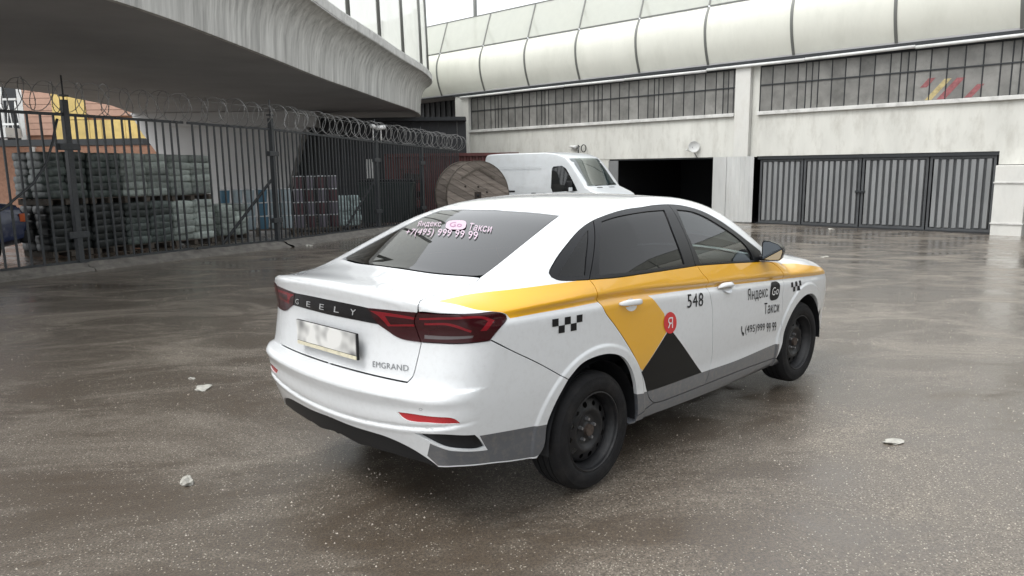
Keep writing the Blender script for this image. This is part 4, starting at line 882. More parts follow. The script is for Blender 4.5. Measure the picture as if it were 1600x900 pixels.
# outlines of the panels on that skin (x, y, z in metres)
OUT = {
'dlo_top': [[1.9475,-0.8445,1.0665],[1.9436,-0.836,1.0865],[1.8015,-0.8003,1.1721],[1.6907,-0.7659,1.2419],[1.5825,-0.7309,1.3057],[1.404,-0.6806,1.3857],[1.2904,-0.6607,1.4156],[1.1855,-0.6476,1.4343],[1.0642,-0.6425,1.4456],[0.8605,-0.6478,1.449],[0.7452,-0.6559,1.4449],[0.5713,-0.6627,1.4404],[0.4352,-0.671,1.4294],[0.3054,-0.6791,1.412],[0.2246,-0.6838,1.3978],[0.1245,-0.6968,1.3722],[0.0382,-0.714,1.342],[-0.072,-0.74,1.2929],[-0.1618,-0.7603,1.2473],[-0.2188,-0.7752,1.2126],[-0.2543,-0.7848,1.1887]],
'dlo_tail': [[-0.2672,-0.7917,1.175],[-0.2633,-0.8047,1.1569],[-0.2304,-0.8216,1.1405],[-0.147,-0.8424,1.1293]],
'belt_rear': [[-0.0355,-0.8597,1.1225],[0.1581,-0.8741,1.111],[0.3924,-0.8758,1.1032],[0.728,-0.8707,1.0927],[1.0211,-0.8654,1.0839]],
'belt_front': [[1.0211,-0.8654,1.0839],[1.3536,-0.8647,1.0615],[1.8792,-0.8644,1.0209]],
'cut_rear': [[-0.0355,-0.8597,1.1225],[-0.0166,-0.8778,1.0893],[-0.0112,-0.8942,1.0478],[0.0159,-0.8863,0.997],[0.0474,-0.8997,0.9475],[0.126,-0.9001,0.871],[0.2142,-0.9001,0.7799],[0.3099,-0.8978,0.6732],[0.3798,-0.8938,0.5861],[0.4472,-0.8803,0.4952],[0.4877,-0.8722,0.4206],[0.515,-0.8726,0.3686],[0.5643,-0.8718,0.3315]],
'cut_mid': [[1.0211,-0.8654,1.0839],[1.061,-0.8837,1.0301],[1.1032,-0.8963,0.9907],[1.1238,-0.9009,0.9047],[1.1604,-0.902,0.8029],[1.1842,-0.8969,0.6428],[1.2213,-0.8762,0.4659],[1.2155,-0.8722,0.4115],[1.1852,-0.8727,0.3547],[1.1546,-0.8687,0.3059]],
'cut_front': [[1.8792,-0.8644,1.0209],[2.0585,-0.8669,0.9984],[2.1347,-0.8768,0.9637],[2.1837,-0.8877,0.9292],[2.2337,-0.8785,0.8641],[2.2033,-0.8995,0.7521],[2.233,-0.8864,0.5559],[2.2321,-0.8808,0.3767],[2.215,-0.8693,0.2661]],
'door_bot_rear': [[0.5643,-0.8718,0.3315],[0.6341,-0.8709,0.3219],[1.1546,-0.8687,0.3059]],
'door_bot_front': [[1.1546,-0.8687,0.3059],[1.6773,-0.8666,0.2937],[2.215,-0.8693,0.2661]],
'arch_rear': [[0.3869,-0.8774,0.2999],[0.3741,-0.8818,0.4159],[0.3427,-0.891,0.5023],[0.2883,-0.9014,0.5923],[0.2067,-0.9069,0.674],[0.1016,-0.9074,0.7177],[-0.028,-0.9053,0.7307],[-0.1479,-0.9007,0.7142],[-0.2447,-0.8935,0.6552]],
'arch_tail': [[-0.2447,-0.8935,0.6552],[-0.3206,-0.8793,0.5549],[-0.3652,-0.8637,0.4606],[-0.3814,-0.8598,0.3598],[-0.3968,-0.8574,0.3277],[-0.4339,-0.8496,0.2927]],
'bump_cut': [[-0.2447,-0.8935,0.6552],[-0.4479,-0.8735,0.7773],[-0.6067,-0.8599,0.8643],[-0.723,-0.8427,0.9318]],
'lamp_side': [[-0.7304,-0.8405,0.9299],[-0.6868,-0.8516,0.9718],[-0.6246,-0.8477,1.0122],[-0.6286,-0.8439,1.0314],[-0.6628,-0.8375,1.0461],[-0.6939,-0.8284,1.0526],[-0.7712,-0.8066,1.0544],[-0.8396,-0.7777,1.0583],[-0.8992,-0.7198,1.0614],[-0.9448,-0.612,1.0603]],
'lamp_low': [[-0.7304,-0.8405,0.9299],[-0.7848,-0.8171,0.9289],[-0.8424,-0.7762,0.9273],[-0.8946,-0.7087,0.9277],[-0.9315,-0.6155,0.9256]],
'lamp_in_top': [[-0.9448,-0.612,1.0603],[-0.9733,-0.5008,1.0592],[-0.9999,-0.3198,1.0539]],
'lamp_in_low': [[-0.9315,-0.6155,0.9256],[-0.9562,-0.5219,0.9288],[-0.9651,-0.4768,0.9383],[-0.9743,-0.4252,0.9606],[-0.9826,-0.3748,0.9812]],
'shut_lamp': [[-0.9448,-0.612,1.0603],[-0.9467,-0.5926,1.0249],[-0.9377,-0.5968,0.9777],[-0.9315,-0.6155,0.9256]],
'shut_up': [[-0.9448,-0.612,1.0603],[-0.9467,-0.6182,1.0914],[-0.9336,-0.6163,1.1093],[-0.9078,-0.6028,1.1127]],
'shut_deck': [[-0.9078,-0.6028,1.1127],[-0.8113,-0.577,1.117],[-0.6934,-0.5766,1.1284],[-0.6028,-0.5894,1.1426],[-0.5709,-0.5956,1.1516],[-0.5349,-0.585,1.1664]],
'shut_low': [[-0.9315,-0.6155,0.9256],[-0.9455,-0.5993,0.8423],[-0.9605,-0.5823,0.7686],[-0.9735,-0.5562,0.737]],
'trunk_bot': [[-0.9735,-0.5562,0.737],[-0.9813,-0.5171,0.737],[-0.991,-0.4604,0.737],[-1.0019,-0.3787,0.737],[-1.0174,-0.1941,0.737],[-1.0227,-0.0,0.737]],
'bar_top': [[-0.9999,-0.3198,1.0539],[-1.0173,-0.0,1.06]],
'bar_low': [[-0.9826,-0.3748,0.9812],[-1.0058,-0.0,0.982]],
'glass_side': [[-0.5037,-0.5842,1.1783],[-0.4186,-0.5788,1.211],[-0.1799,-0.5526,1.3034],[0.1654,-0.4954,1.4202]],
'glass_top': [[0.1654,-0.4954,1.4202],[0.1635,-0.2885,1.4312],[0.1558,-0.0932,1.4347],[0.165,-0.0,1.4374]],
'glass_low': [[-0.5037,-0.5842,1.1783],[-0.5276,-0.5555,1.1731],[-0.592,-0.3,1.1737],[-0.61,-0.0,1.1782]],
'deck_front': [[-0.5349,-0.585,1.1664],[-0.607,-0.3,1.1695],[-0.625,-0.0,1.1747]],
'ditch': [[0.1654,-0.4954,1.4202],[0.261,-0.4901,1.4416],[0.3582,-0.4814,1.4601],[0.5058,-0.469,1.479],[0.75,-0.5,1.4926],[1.0,-0.525,1.4951],[1.25,-0.54,1.4803],[1.45,-0.55,1.4531]],
'a_edge': [[1.45,-0.55,1.4531],[1.75,-0.61,1.3511],[2.1,-0.69,1.1194],[2.32,-0.745,0.9868]],
'a_base': [[2.32,-0.745,0.9868],[2.3,-0.8182,0.97]],
'wind_top': [[1.45,-0.55,1.4531],[1.54,-0.42,1.4437],[1.6,-0.2,1.4366],[1.61,-0.0,1.4363]],
'cowl': [[2.32,-0.745,0.9868],[2.36,-0.5,1.0194],[2.38,-0.0,1.048]],
'sill_bot': [[0.3211,-0.8715,0.2712],[0.5731,-0.859,0.2587],[1.2775,-0.8449,0.2234],[1.8473,-0.8344,0.2073],[2.3468,-0.8387,0.202]],
'sill_rear': [[0.3869,-0.8774,0.2999],[0.3734,-0.8701,0.2643],[0.3211,-0.8715,0.2712]],
'sill_front': [[2.28,-0.8509,0.22],[2.285,-0.8807,0.37]],
'arch_front': [[2.285,-0.8807,0.37],[2.32,-0.889,0.5],[2.42,-0.9015,0.615],[2.55,-0.9036,0.675],[2.69,-0.9008,0.69],[2.82,-0.8935,0.66],[2.94,-0.8764,0.57],[3.0,-0.8551,0.45]],
'hood_edge': [[2.32,-0.745,0.9868],[2.7,-0.73,0.9617],[3.0,-0.69,0.9286],[3.3,-0.58,0.8481]],
'hood_front': [[3.3,-0.58,0.8481],[3.4,-0.42,0.8231],[3.46,-0.2,0.8058],[3.48,-0.0,0.7966]],
'fender_front': [[3.3,-0.58,0.8481],[3.16,-0.8368,0.8],[3.13,-0.8539,0.7],[3.06,-0.8526,0.56],[3.0,-0.8551,0.45]],
'bump_low': [[-0.4339,-0.8496,0.2927],[-0.585,-0.83,0.3179],[-0.7379,-0.8144,0.3472],[-0.8486,-0.7629,0.3568],[-0.9067,-0.6761,0.349],[-0.9181,-0.6592,0.3662],[-0.9595,-0.5758,0.4174],[-0.9861,-0.494,0.4438],[-1.0046,-0.4079,0.4566],[-1.0144,-0.3314,0.4576],[-1.0265,-0.1811,0.4562],[-1.0342,-0.0,0.463]],
'grey_tail': [[-0.3639,-0.8626,0.4502],[-0.7803,-0.8181,0.498],[-0.7444,-0.8152,0.4384],[-0.7295,-0.816,0.4158],[-0.7846,-0.8063,0.4235],[-0.8572,-0.775,0.4354],[-0.9016,-0.7396,0.4452],[-0.9321,-0.7061,0.4619],[-0.951,-0.6765,0.4747],[-0.9379,-0.6379,0.4031],[-0.9097,-0.6755,0.3575],[-0.8495,-0.7642,0.3651],[-0.738,-0.8148,0.355],[-0.5858,-0.8308,0.3263],[-0.4372,-0.8515,0.3057],[-0.3434,-0.8607,0.3226]],
'vent': [[-0.9879,-0.6119,0.5183],[-0.9359,-0.7393,0.5295],[-0.8058,-0.8144,0.5087],[-0.776,-0.8156,0.478],[-0.7443,-0.8149,0.4336],[-0.785,-0.8069,0.4314],[-0.858,-0.7762,0.442],[-0.9028,-0.7412,0.452],[-0.9298,-0.7124,0.4659],[-0.9546,-0.6768,0.4848]],
'vent_in': [[-0.9567,-0.7028,0.5218],[-0.8269,-0.8076,0.5069],[-0.7934,-0.8081,0.4569],[-0.8016,-0.8039,0.4461],[-0.8716,-0.7704,0.455],[-0.9155,-0.735,0.4705]],
'reflector': [[-1.0146,-0.5289,0.6048],[-0.9913,-0.6344,0.6109],[-0.9107,-0.7774,0.6067],[-0.8921,-0.7898,0.5959],[-0.8724,-0.7965,0.5746],[-0.9684,-0.6976,0.5798],[-0.9896,-0.6304,0.5739],[-1.0018,-0.5805,0.5741],[-1.0091,-0.5508,0.5858]],
'val_low': [[-0.9051,-0.674,0.3418],[-0.9323,-0.5943,0.354],[-0.9486,-0.5217,0.3545],[-0.9693,-0.4037,0.3569],[-0.9788,-0.3158,0.3538],[-0.9858,-0.2478,0.3558],[-0.9872,-0.1799,0.3466],[-0.9924,-0.1225,0.3531],[-0.9996,-0.0222,0.3667],[-0.998,-0.0,0.362]],
'band': [[-0.8637,-0.6507,1.1049],[-0.683,-0.6738,1.1149],[-0.5083,-0.7709,1.125],[-0.2126,-0.8351,1.1254],[-0.0337,-0.8583,1.1254],[0.1597,-0.8729,1.1141],[0.3941,-0.8746,1.1064],[0.7299,-0.8694,1.0961],[1.0233,-0.8641,1.0875],[1.3561,-0.8632,1.0652],[1.8821,-0.8629,1.0249],[2.1842,-0.8587,0.9827],[2.5302,-0.8277,0.9401],[2.6791,-0.8465,0.9164],[3.2,-0.7914,0.83],[3.2,-0.8226,0.79],[2.8357,-0.8742,0.8159],[2.4323,-0.8786,0.8456],[2.1543,-0.8776,0.864],[1.6041,-0.878,0.9027],[1.1706,-0.8788,0.9326],[0.7875,-0.8807,0.9585],[0.4576,-0.8869,0.9771],[0.2028,-0.8846,0.9941],[0.017,-0.8814,1.0029],[-0.2131,-0.8758,1.0063],[-0.4334,-0.8628,1.0113],[-0.6057,-0.8496,1.0124],[-0.6251,-0.8447,1.0339],[-0.6616,-0.8365,1.0487],[-0.692,-0.8266,1.0549],[-0.7587,-0.7939,1.0681],[-0.8073,-0.7435,1.0877]],
'yellow_v': [[-0.0616,-0.8764,1.02],[0.4576,-0.8869,0.9771],[0.6042,-0.9025,0.8557],[0.6319,-0.9008,0.7391],[0.4141,-0.8883,0.5595],[0.2665,-0.9069,0.662]],
'black_v': [[0.6517,-0.901,0.747],[0.6937,-0.9008,0.7397],[1.1066,-0.8723,0.3968],[0.5033,-0.8687,0.3058],[0.3353,-0.8842,0.4551],[0.4141,-0.8883,0.5595]],
'grey_door': [[0.3071,-0.8826,0.4413],[0.5076,-0.8722,0.4159],[1.0946,-0.8723,0.3973],[1.5654,-0.8725,0.3809],[2.2321,-0.8808,0.3767],[2.5529,-0.8777,0.3524],[3.0501,-0.6908,-0.0431],[1.5091,-0.7256,0.0181],[0.5122,-0.7256,0.034]],
'b_line': [[1.0424,-0.6421,1.447],[1.0052,-0.8611,1.097],[1.0211,-0.8654,1.0839]],
'q_line': [[0.2246,-0.6838,1.3978],[-0.0355,-0.8597,1.1225]],
'w_quarter': [[-0.2183,-0.8115,1.1618],[-0.1979,-0.8068,1.1781],[-0.1027,-0.7859,1.2403],[0.0147,-0.7539,1.3063],[0.1296,-0.7228,1.3561],[0.0096,-0.808,1.2345],[-0.0523,-0.8463,1.1444],[-0.1355,-0.8331,1.1479]],
'w_rear': [[0.2738,-0.7028,1.3921],[0.3987,-0.6976,1.4074],[0.5342,-0.6932,1.4159],[0.7379,-0.6834,1.4216],[0.942,-0.6779,1.4197],[0.9008,-0.7687,1.2937],[0.8852,-0.8613,1.1055],[0.5987,-0.8662,1.1155],[0.281,-0.8689,1.1255],[0.0461,-0.8585,1.1375],[0.1011,-0.8185,1.2266],[0.1772,-0.767,1.3177]],
'w_front': [[1.0879,-0.6745,1.4156],[1.2527,-0.6831,1.3956],[1.3668,-0.7021,1.3634],[1.5241,-0.7437,1.2907],[1.6727,-0.7855,1.2096],[1.7608,-0.8187,1.1392],[1.7936,-0.8421,1.0851],[1.7988,-0.86,1.0396],[1.4473,-0.8604,1.0662],[1.0738,-0.8615,1.0908],[1.0491,-0.7827,1.2603]],
'q_d548': [[0.8534,-0.9024,0.8503],[1.0389,-0.9023,0.8368],[0.8533,-0.8979,0.9326]],
'q_yan': [[1.6465,-0.9014,0.7702],[1.9529,-0.9004,0.7538],[1.6294,-0.9012,0.866]],
'q_taxi': [[1.9101,-0.8968,0.6501],[2.1579,-0.8944,0.6282],[1.9003,-0.9,0.7316]],
'q_tel': [[1.6543,-0.8864,0.5421],[2.1625,-0.8775,0.4849],[1.6314,-0.8946,0.6158]],
'q_gob': [[1.9769,-0.8998,0.7321],[2.1363,-0.8991,0.7283],[1.9908,-0.8875,0.8616]],
'q_ya': [[0.6016,-0.9007,0.7368],[0.7411,-0.9002,0.7201],[0.5937,-0.9025,0.8647]],
'q_chkR': [[-0.3529,-0.8819,0.8975],[-0.137,-0.8938,0.8907],[-0.3532,-0.8825,0.9722]],
'q_chkF': [[2.3459,-0.8986,0.7498],[2.5372,-0.9061,0.7427],[2.3443,-0.8957,0.8216]],
'q_handR': [[0.1235,-0.9008,0.9597],[0.3968,-0.9028,0.941],[0.1379,-0.8901,0.9902]],
'q_handF': [[1.1842,-0.8987,0.9066],[1.4673,-0.8975,0.8885],[1.2223,-0.8771,0.934]],
'q_bd': [[-0.9992,-0.3385,0.7768],[-0.9633,-0.5596,0.7886],[-0.9966,-0.3368,0.8037]],
'q_geely': [[-0.9909,0.3333,0.9962],[-1.0031,-0.2239,1.0073],[-0.9968,0.3198,1.0258]],
'q_plateL': [[-1.0026,0.2923,0.7879],[-1.0054,-0.2541,0.7909],[-0.9909,0.3001,0.8945]],
'q_sensor': [[-0.9888,-0.6548,0.6341],[-0.9839,-0.6709,0.635],[-0.992,-0.6594,0.6476]],
'strip_a': [[-0.9296,-0.6419,1.0159],[-0.8772,-0.7434,1.02],[-0.8034,-0.8059,0.9837],[-0.8082,-0.8025,0.9754],[-0.8806,-0.7384,1.0099],[-0.9289,-0.6406,1.007]],
'strip_b': [[-0.9395,-0.6198,1.0375],[-0.8824,-0.742,1.0476],[-0.7472,-0.8218,1.0397],[-0.6961,-0.8378,1.0165],[-0.7431,-0.836,0.9777],[-0.7707,-0.8242,0.9793],[-0.7294,-0.8312,1.0166],[-0.7574,-0.8199,1.0316],[-0.8817,-0.7408,1.0374],[-0.939,-0.6187,1.0287]],
'strip_c': [[-0.9969,-0.3348,1.0434],[-0.9552,-0.5681,1.0404],[-0.9465,-0.5974,1.0371],[-0.9459,-0.5961,1.0267],[-0.9831,-0.4271,1.0292],[-0.9724,-0.4533,0.991],[-0.9452,-0.5896,1.0055],[-0.9439,-0.5875,0.9963],[-0.9737,-0.4352,0.9798],[-0.9871,-0.3932,1.0194]],
'lamp_clear': [[-0.9249,-0.6335,0.9606],[-0.7962,-0.8098,0.9615],[-0.8011,-0.8064,0.9504],[-0.925,-0.6327,0.9431]],
'q_rgY': [[-0.1411,0.3679,1.3337],[-0.1459,0.1451,1.3425],[-0.0387,0.4672,1.362]],
'q_rgG': [[-0.1644,0.0849,1.3374],[-0.1544,-0.0772,1.3409],[-0.04,0.2018,1.3766]],
'q_rgT': [[-0.1516,-0.0951,1.3416],[-0.1491,-0.2751,1.3363],[-0.0631,-0.0229,1.3723]],
'q_rgN': [[-0.2712,0.3285,1.2897],[-0.2688,-0.2885,1.293],[-0.1602,0.4306,1.3223]],
'lid_centre': [[-1.0227,-0.0,0.737],[-1.0148,-0.0,0.7918],[-1.009,-0.0,0.8467],[-1.0047,-0.0,0.9015],[-1.0044,-0.0,0.9563],[-1.0117,-0.0,1.0111],[-1.0181,-0.0,1.066],[-1.015,-0.0,1.1463],[-0.97,-0.0,1.1514],[-0.9,-0.0,1.1506],[-0.8,-0.0,1.1529],[-0.7,-0.0,1.1631],[-0.625,-0.0,1.1747]],
'val_top': [[-0.9067,-0.6761,0.349],[-0.9181,-0.6592,0.3662],[-0.9595,-0.5758,0.4174],[-0.9861,-0.494,0.4438],[-1.0046,-0.4079,0.4566],[-1.0144,-0.3314,0.4576],[-1.0265,-0.1811,0.4562],[-1.0342,-0.0,0.463]]}
# ---------------------------------------------------------------- taxi
def paint(name, col, dirt=.25):
    m = mat(name, col, .30, coat=1.0, spec=.4, dirt=((.22, .19, .16), dirt, 30.)); return m
paint('paint_white', (.68, .70, .715), .12)
paint('vinyl_yellow', (.78, .40, .008), .05)
paint('paint_grey', (.088, .094, .105), .4)
mat('vinyl_black', (.008, .008, .008), .45, spec=.2)
mat('vinyl_red', (.62, .03, .035), .35)
mat('print_dark', (.012, .012, .013), .5, spec=.2)
mat('print_white', (.80, .80, .80), .5)
mat('print_pink', (.52, .40, .48), .5)
mat('gloss_black', (.008, .008, .010), .15, spec=.4)
mat('satin_black', (.008, .0085, .010), .33, spec=.3)
mat('lamp_dark', (.022, .004, .006), .12, coat=1.0)
mat('lamp_red', (.032, .003, .005), .12, spec=.45)
mat('lamp_bright', (.19, .008, .014), .15, spec=.4)
mat('lamp_clear', (.10, .085, .09), .12, coat=1.0)
mat('reflector_red', (.42, .012, .018), .25, coat=.6, bump=.25, bscale=260)
mat('plate_white', (.74, .74, .72), .45, dirt=((.06, .06, .065), 1.0, 8.), det=1.)
mat('plate_cream', (.72, .68, .52), .45, dirt=((.2, .18, .14), .5, 26))
mat('print_faint', (.085, .08, .09), .5); mat('print_plum', (.30, .12, .24), .5)
mat('cloth_seat', (.045, .047, .052), .85, var=.15, vscale=60)
glass('glass_tint', (.035, .04, .045), 1.42); glass('glass_rear', (.045, .05, .055), 1.62, 0., .035)
glass('glass_clear', (.62, .70, .68), 1.55)
def dens(P, st=.012):
    """Catmull-Rom through the points, broken at corners"""
    P = np.array(P, float)
    if len(P) < 3:
        n = max(2, int(np.linalg.norm(P[-1]-P[0])/st)+1); t = np.linspace(0, 1, n)[:, None]; return P[0]*(1-t) + P[-1]*t
    d = P[1:] - P[:-1]; d = d/np.maximum(np.linalg.norm(d, axis=1, keepdims=True), 1e-9)
    cr = [0] + [i for i in range(1, len(P)-1) if d[i-1] @ d[i] < .72] + [len(P)-1]
    out = []
    for a, b in zip(cr[:-1], cr[1:]):
        Q = P[a:b+1]
        Q = np.vstack([2*Q[0]-Q[1], Q, 2*Q[-1]-Q[-2]])
        for i in range(1, len(Q)-2):
            p0, p1, p2, p3 = Q[i-1], Q[i], Q[i+1], Q[i+2]
            n = max(1, int(np.linalg.norm(p2-p1)/st)); 
            l = [max(np.linalg.norm(v), 1e-6)**.5 for v in (p1-p0, p2-p1, p3-p2)]
            t0, t1 = 0, l[0]; t2 = t1+l[1]; t3 = t2+l[2]
            for k in range(n):
                t = t1 + (t2-t1)*k/n
                A1 = (t1-t)/(t1-t0)*p0 + (t-t0)/(t1-t0)*p1; A2 = (t2-t)/(t2-t1)*p1 + (t-t1)/(t2-t1)*p2; A3 = (t3-t)/(t3-t2)*p2 + (t-t2)/(t3-t2)*p3
                B1 = (t2-t)/(t2-t0)*A1 + (t-t0)/(t2-t0)*A2; B2 = (t3-t)/(t3-t1)*A2 + (t-t1)/(t3-t1)*A3
                out.append((t2-t)/(t2-t1)*B1 + (t-t1)/(t2-t1)*B2)
    out.append(P[-1]); return np.array(out)
def chain(*names):
    out = []
    for n in names:
        if isinstance(n, str):
            c = dens(OUT[n.lstrip('-')]); c = c[::-1] if n[0] == '-' else c
        else: c = dens(n)
        if len(out) and np.linalg.norm(out[-1]-c[0]) < .008: c = c[1:]
        out = list(out) + list(c)
    if np.linalg.norm(out[0]-out[-1]) < .008: out = out[:-1]
    return np.array(out)
def closed(name):
    P = OUT[name]; return dens(P + P[:1])[:-1]
def straight(name):
    P = OUT[name]; return np.vstack([dens([a, b])[:-1] for a, b in zip(P, P[1:] + P[:1])])
def shrink(q, P3, g):
    a = .5*np.sum(q[:, 0]*np.roll(q[:, 1], -1) - np.roll(q[:, 0], -1)*q[:, 1]); s = 1 if a > 0 else -1
    e = np.roll(q, -1, 0) - np.roll(q, 1, 0); e = e/np.maximum(np.linalg.norm(e, axis=1, keepdims=True), 1e-9)
    n = np.stack([-e[:, 1], e[:, 0]], 1)*s
    keep = np.abs(P3[:, 1]) < 1e-3
    return np.where(keep[:, None], q, q + n*g)
def ccw(q):
    q = np.asarray(q, float); a = np.sum(q[:, 0]*np.roll(q[:, 1], -1) - np.roll(q[:, 0], -1)*q[:, 1])
    return q if a > 0 else q[::-1]
def inside(q, poly):
    x, y = q[:, 0], q[:, 1]; r = np.zeros(len(q), bool); a = poly; b = np.roll(poly, -1, 0)
    for (x1, y1), (x2, y2) in zip(a, b):
        if y1 == y2: continue
        c = ((y1 > y) != (y2 > y)) & (x < (x2-x1)*(y-y1)/(y2-y1) + x1); r ^= c
    return r
def cdt(loops, extra=()):
    """constrained triangulation; for every triangle tells which loops hold it"""
    vs = [Vector((float(a), float(b))) for l in loops for a, b in l] + [Vector((float(a), float(b))) for a, b in extra]
    ed = []; k = 0
    for l in loops:
        n = len(l); ed += [(k+i, k+(i+1) % n) for i in range(n)]; k += n
    ov, _, of, _, _, _ = delaunay_2d_cdt(vs, ed, [], 0, 1e-6, True)
    q = np.array([(v.x, v.y) for v in ov]); cen = np.array([q[list(t)].mean(0) for t in of])
    return ov, of, np.stack([inside(cen, l) for l in loops], 1)
def panel(mp, outer, subs=(), step=.03, gap=.0023, base='paint_white', extra=None):
    """cut one closed outline out of the body skin; subs = [(outline, key, material)] lie inside it"""
    m, inv = MAPS[mp]
    q = shrink(inv(outer), outer, gap) if gap else inv(outer)
    loops = [q] + [inv(s[0]) for s in subs]
    loops = [ccw(l) for l in loops]
    lo, hi = q.min(0), q.max(0)
    gx, gy = np.meshgrid(np.arange(lo[0]+step*.5, hi[0], step), np.arange(lo[1]+step*.5, hi[1], step))
    g = np.stack([gx.ravel(), gy.ravel()], 1); g = g[inside(g, q)]
    if extra is not None:
        e = inv(extra); g = np.vstack([g, e[inside(e, q)]])
    ov, of, ids = cdt(loops, g)
    P = m(np.array([(v.x, v.y) for v in ov])); N = grad(P)
    res = {}
    for t, inn in zip(of, ids):
        if not inn[0]: continue
        s = int(np.nonzero(inn)[0].max()); key, mt = ('', base) if s == 0 else (subs[s-1][1], subs[s-1][2])
        a, b, c = t
        if np.dot(np.cross(P[b]-P[a], P[c]-P[a]), N[a]) < 0: b, c = c, b
        r = res.setdefault(key, dict(P=P, N=N, T=[], m=[])); r['T'].append((a, b, c)); r['m'].append(mt)
    return res
def emit(name, md, parent, side='R', off=0., depth=.014, lining=True, label=None):
    """turn panel pieces into one mesh object: skin, folded edge and dark lining; side R, L or B (both halves)"""
    mds = md if isinstance(md, list) else [md]
    V, NN, FF, MI = [], [], [], []; mats = []
    def mi(n):
        if n not in mats: mats.append(n)
        return mats.index(n)
    for d in mds:
        P, N = d['P'] + d['N']*(off + d.get('off', 0.)), d['N']
        use = sorted({i for t in d['T'] for i in t}); idx = {u: k for k, u in enumerate(use)}
        P, N = P[use], N[use]; T = [tuple(idx[i] for i in t) for t in d['T']]
        cnt = {}
        for t, mm in zip(T, d['m']):
            for a, b in ((t[0], t[1]), (t[1], t[2]), (t[2], t[0])): cnt[(a, b)] = mm
        bd = [(a, b, mm) for (a, b), mm in cnt.items() if (b, a) not in cnt and not (abs(P[a][1]) < 2e-4 and abs(P[b][1]) < 2e-4)]
        for sd in ((1, -1) if side == 'B' else ((1,) if side == 'R' else (-1,))):
            S = np.array([1, sd, 1.]); o = len(V)
            V += list(P*S); NN += list(N*S)
            for t, mm in zip(T, d['m']):
                FF.append(tuple(o+i for i in (t if sd == 1 else t[::-1]))); MI.append(mi(mm))
            for a, b, mm in bd:
                t = np.cross(P[b]-P[a], N[a]); L = np.linalg.norm(t)
                if L < 1e-9: continue
                t /= L; o = len(V)
                V += [P[b]*S, P[a]*S, (P[a]-N[a]*depth)*S, (P[b]-N[b]*depth)*S]; NN += [t*S]*4
                q = (o, o+1, o+2, o+3); FF.append(q if sd == 1 else q[::-1]); MI.append(mi(mm))
            if lining:
                o = len(V); V += list((P-N*depth)*S); NN += list(-N*S)
                for t in T: FF.append(tuple(o+i for i in (t[::-1] if sd == 1 else t))); MI.append(mi('interior'))
    me = bpy.data.meshes.new(name); me.from_pydata([tuple(map(float, p)) for p in V], [], FF)
    for n in mats: me.materials.append(M[n])
    me.polygons.foreach_set('material_index', MI); me.polygons.foreach_set('use_smooth', [True]*len(FF)); me.update()
    me.normals_split_custom_set_from_vertices([tuple(map(float, n)) for n in NN])
    o = link(name, me, parent)
    if label: o['label'] = label
    return o
def on_skin(mp, tri, uv):
    """unit-square coordinates -> skin points, tri = low-left, low-right, top-left corner"""
    m, inv = MAPS[mp]; a, b, c = inv(np.array(tri))
    return m(a + uv[:, :1]*(b-a) + uv[:, 1:]*(c-a))
def decal(name, mp, tri, polys, m, parent, off=.0022, step=.03):
    """flat print: list of outlines in unit-square coordinates (even-odd nesting via tags)"""
    g = np.stack(np.meshgrid(np.linspace(.03, .97, 16), np.linspace(.03, .97, 16)), -1).reshape(-1, 2)
    ov, of, ids = cdt([ccw(p) for p in polys], g)
    T = [t for t, i in zip(of, ids) if i.sum() % 2 == 1]
    P = on_skin(mp, tri, np.array([(v.x, v.y) for v in ov])); N = grad(P)
    T = [t if np.dot(np.cross(P[t[1]]-P[t[0]], P[t[2]]-P[t[0]]), N[t[0]]) > 0 else t[::-1] for t in T]
    return pydata(name, P+N*off, T, m, parent)
def text_mesh(txt, bold=0., res=3):
    """outlines of the letters filled by winding number (glyph strokes may overlap)"""
    cu = bpy.data.curves.new('print', 'FONT'); cu.body = txt; cu.resolution_u = res; cu.space_character = 1.06; cu.offset = bold; cu.fill_mode = 'NONE'
    o = bpy.data.objects.new('print', cu); COL.objects.link(o); dg = bpy.context.evaluated_depsgraph_get()
    me = bpy.data.meshes.new_from_object(o.evaluated_get(dg)); bpy.data.objects.remove(o); bpy.data.curves.remove(cu)
    v = np.array([x.co[:2] for x in me.vertices]); nb = {}
    for e in me.edges:
        a, b = e.vertices; nb.setdefault(a, []).append(b); nb.setdefault(b, []).append(a)
    loops, seen = [], set()
    for s in sorted(nb):
        if s in seen: continue
        lp = [s]; seen.add(s); cur = min(nb[s])       # vertices of a spline run in order, so the lower neighbour keeps the drawing direction
        cur = s + 1 if s + 1 in nb[s] else cur
        while cur not in seen:
            lp.append(cur); seen.add(cur); nx = [q for q in nb[cur] if q not in seen]
            if not nx: break
            cur = nx[0]
        if len(lp) > 2: loops.append(v[lp])
    bpy.data.meshes.remove(me)
    sg = np.array([1 if np.sum(l[:, 0]*np.roll(l[:, 1], -1) - np.roll(l[:, 0], -1)*l[:, 1]) > 0 else -1 for l in loops])
    ov, of, ids = cdt(loops); q = np.array([(p.x, p.y) for p in ov])
    f = [tuple(t) for t, i in zip(of, ids) if (i*sg).sum() != 0]
    return (q - q.min(0))/(q.max(0)-q.min(0)), f
def lettering(name, txt, mp, tri, m, parent, off=.0028, bold=0., thick=0.):
    v, f = text_mesh(txt, bold); P = on_skin(mp, tri, v); N = grad(P)
    o = pydata(name, P + N*off, f, m, parent); return o
def circle(cx, cy, rx, ry, n=40, p=2.): 
    t = np.linspace(0, 2*np.pi, n, endpoint=False); c, s = np.cos(t), np.sin(t)
    return np.stack([cx + rx*np.sign(c)*np.abs(c)**(2/p), cy + ry*np.sign(s)*np.abs(s)**(2/p)], 1)

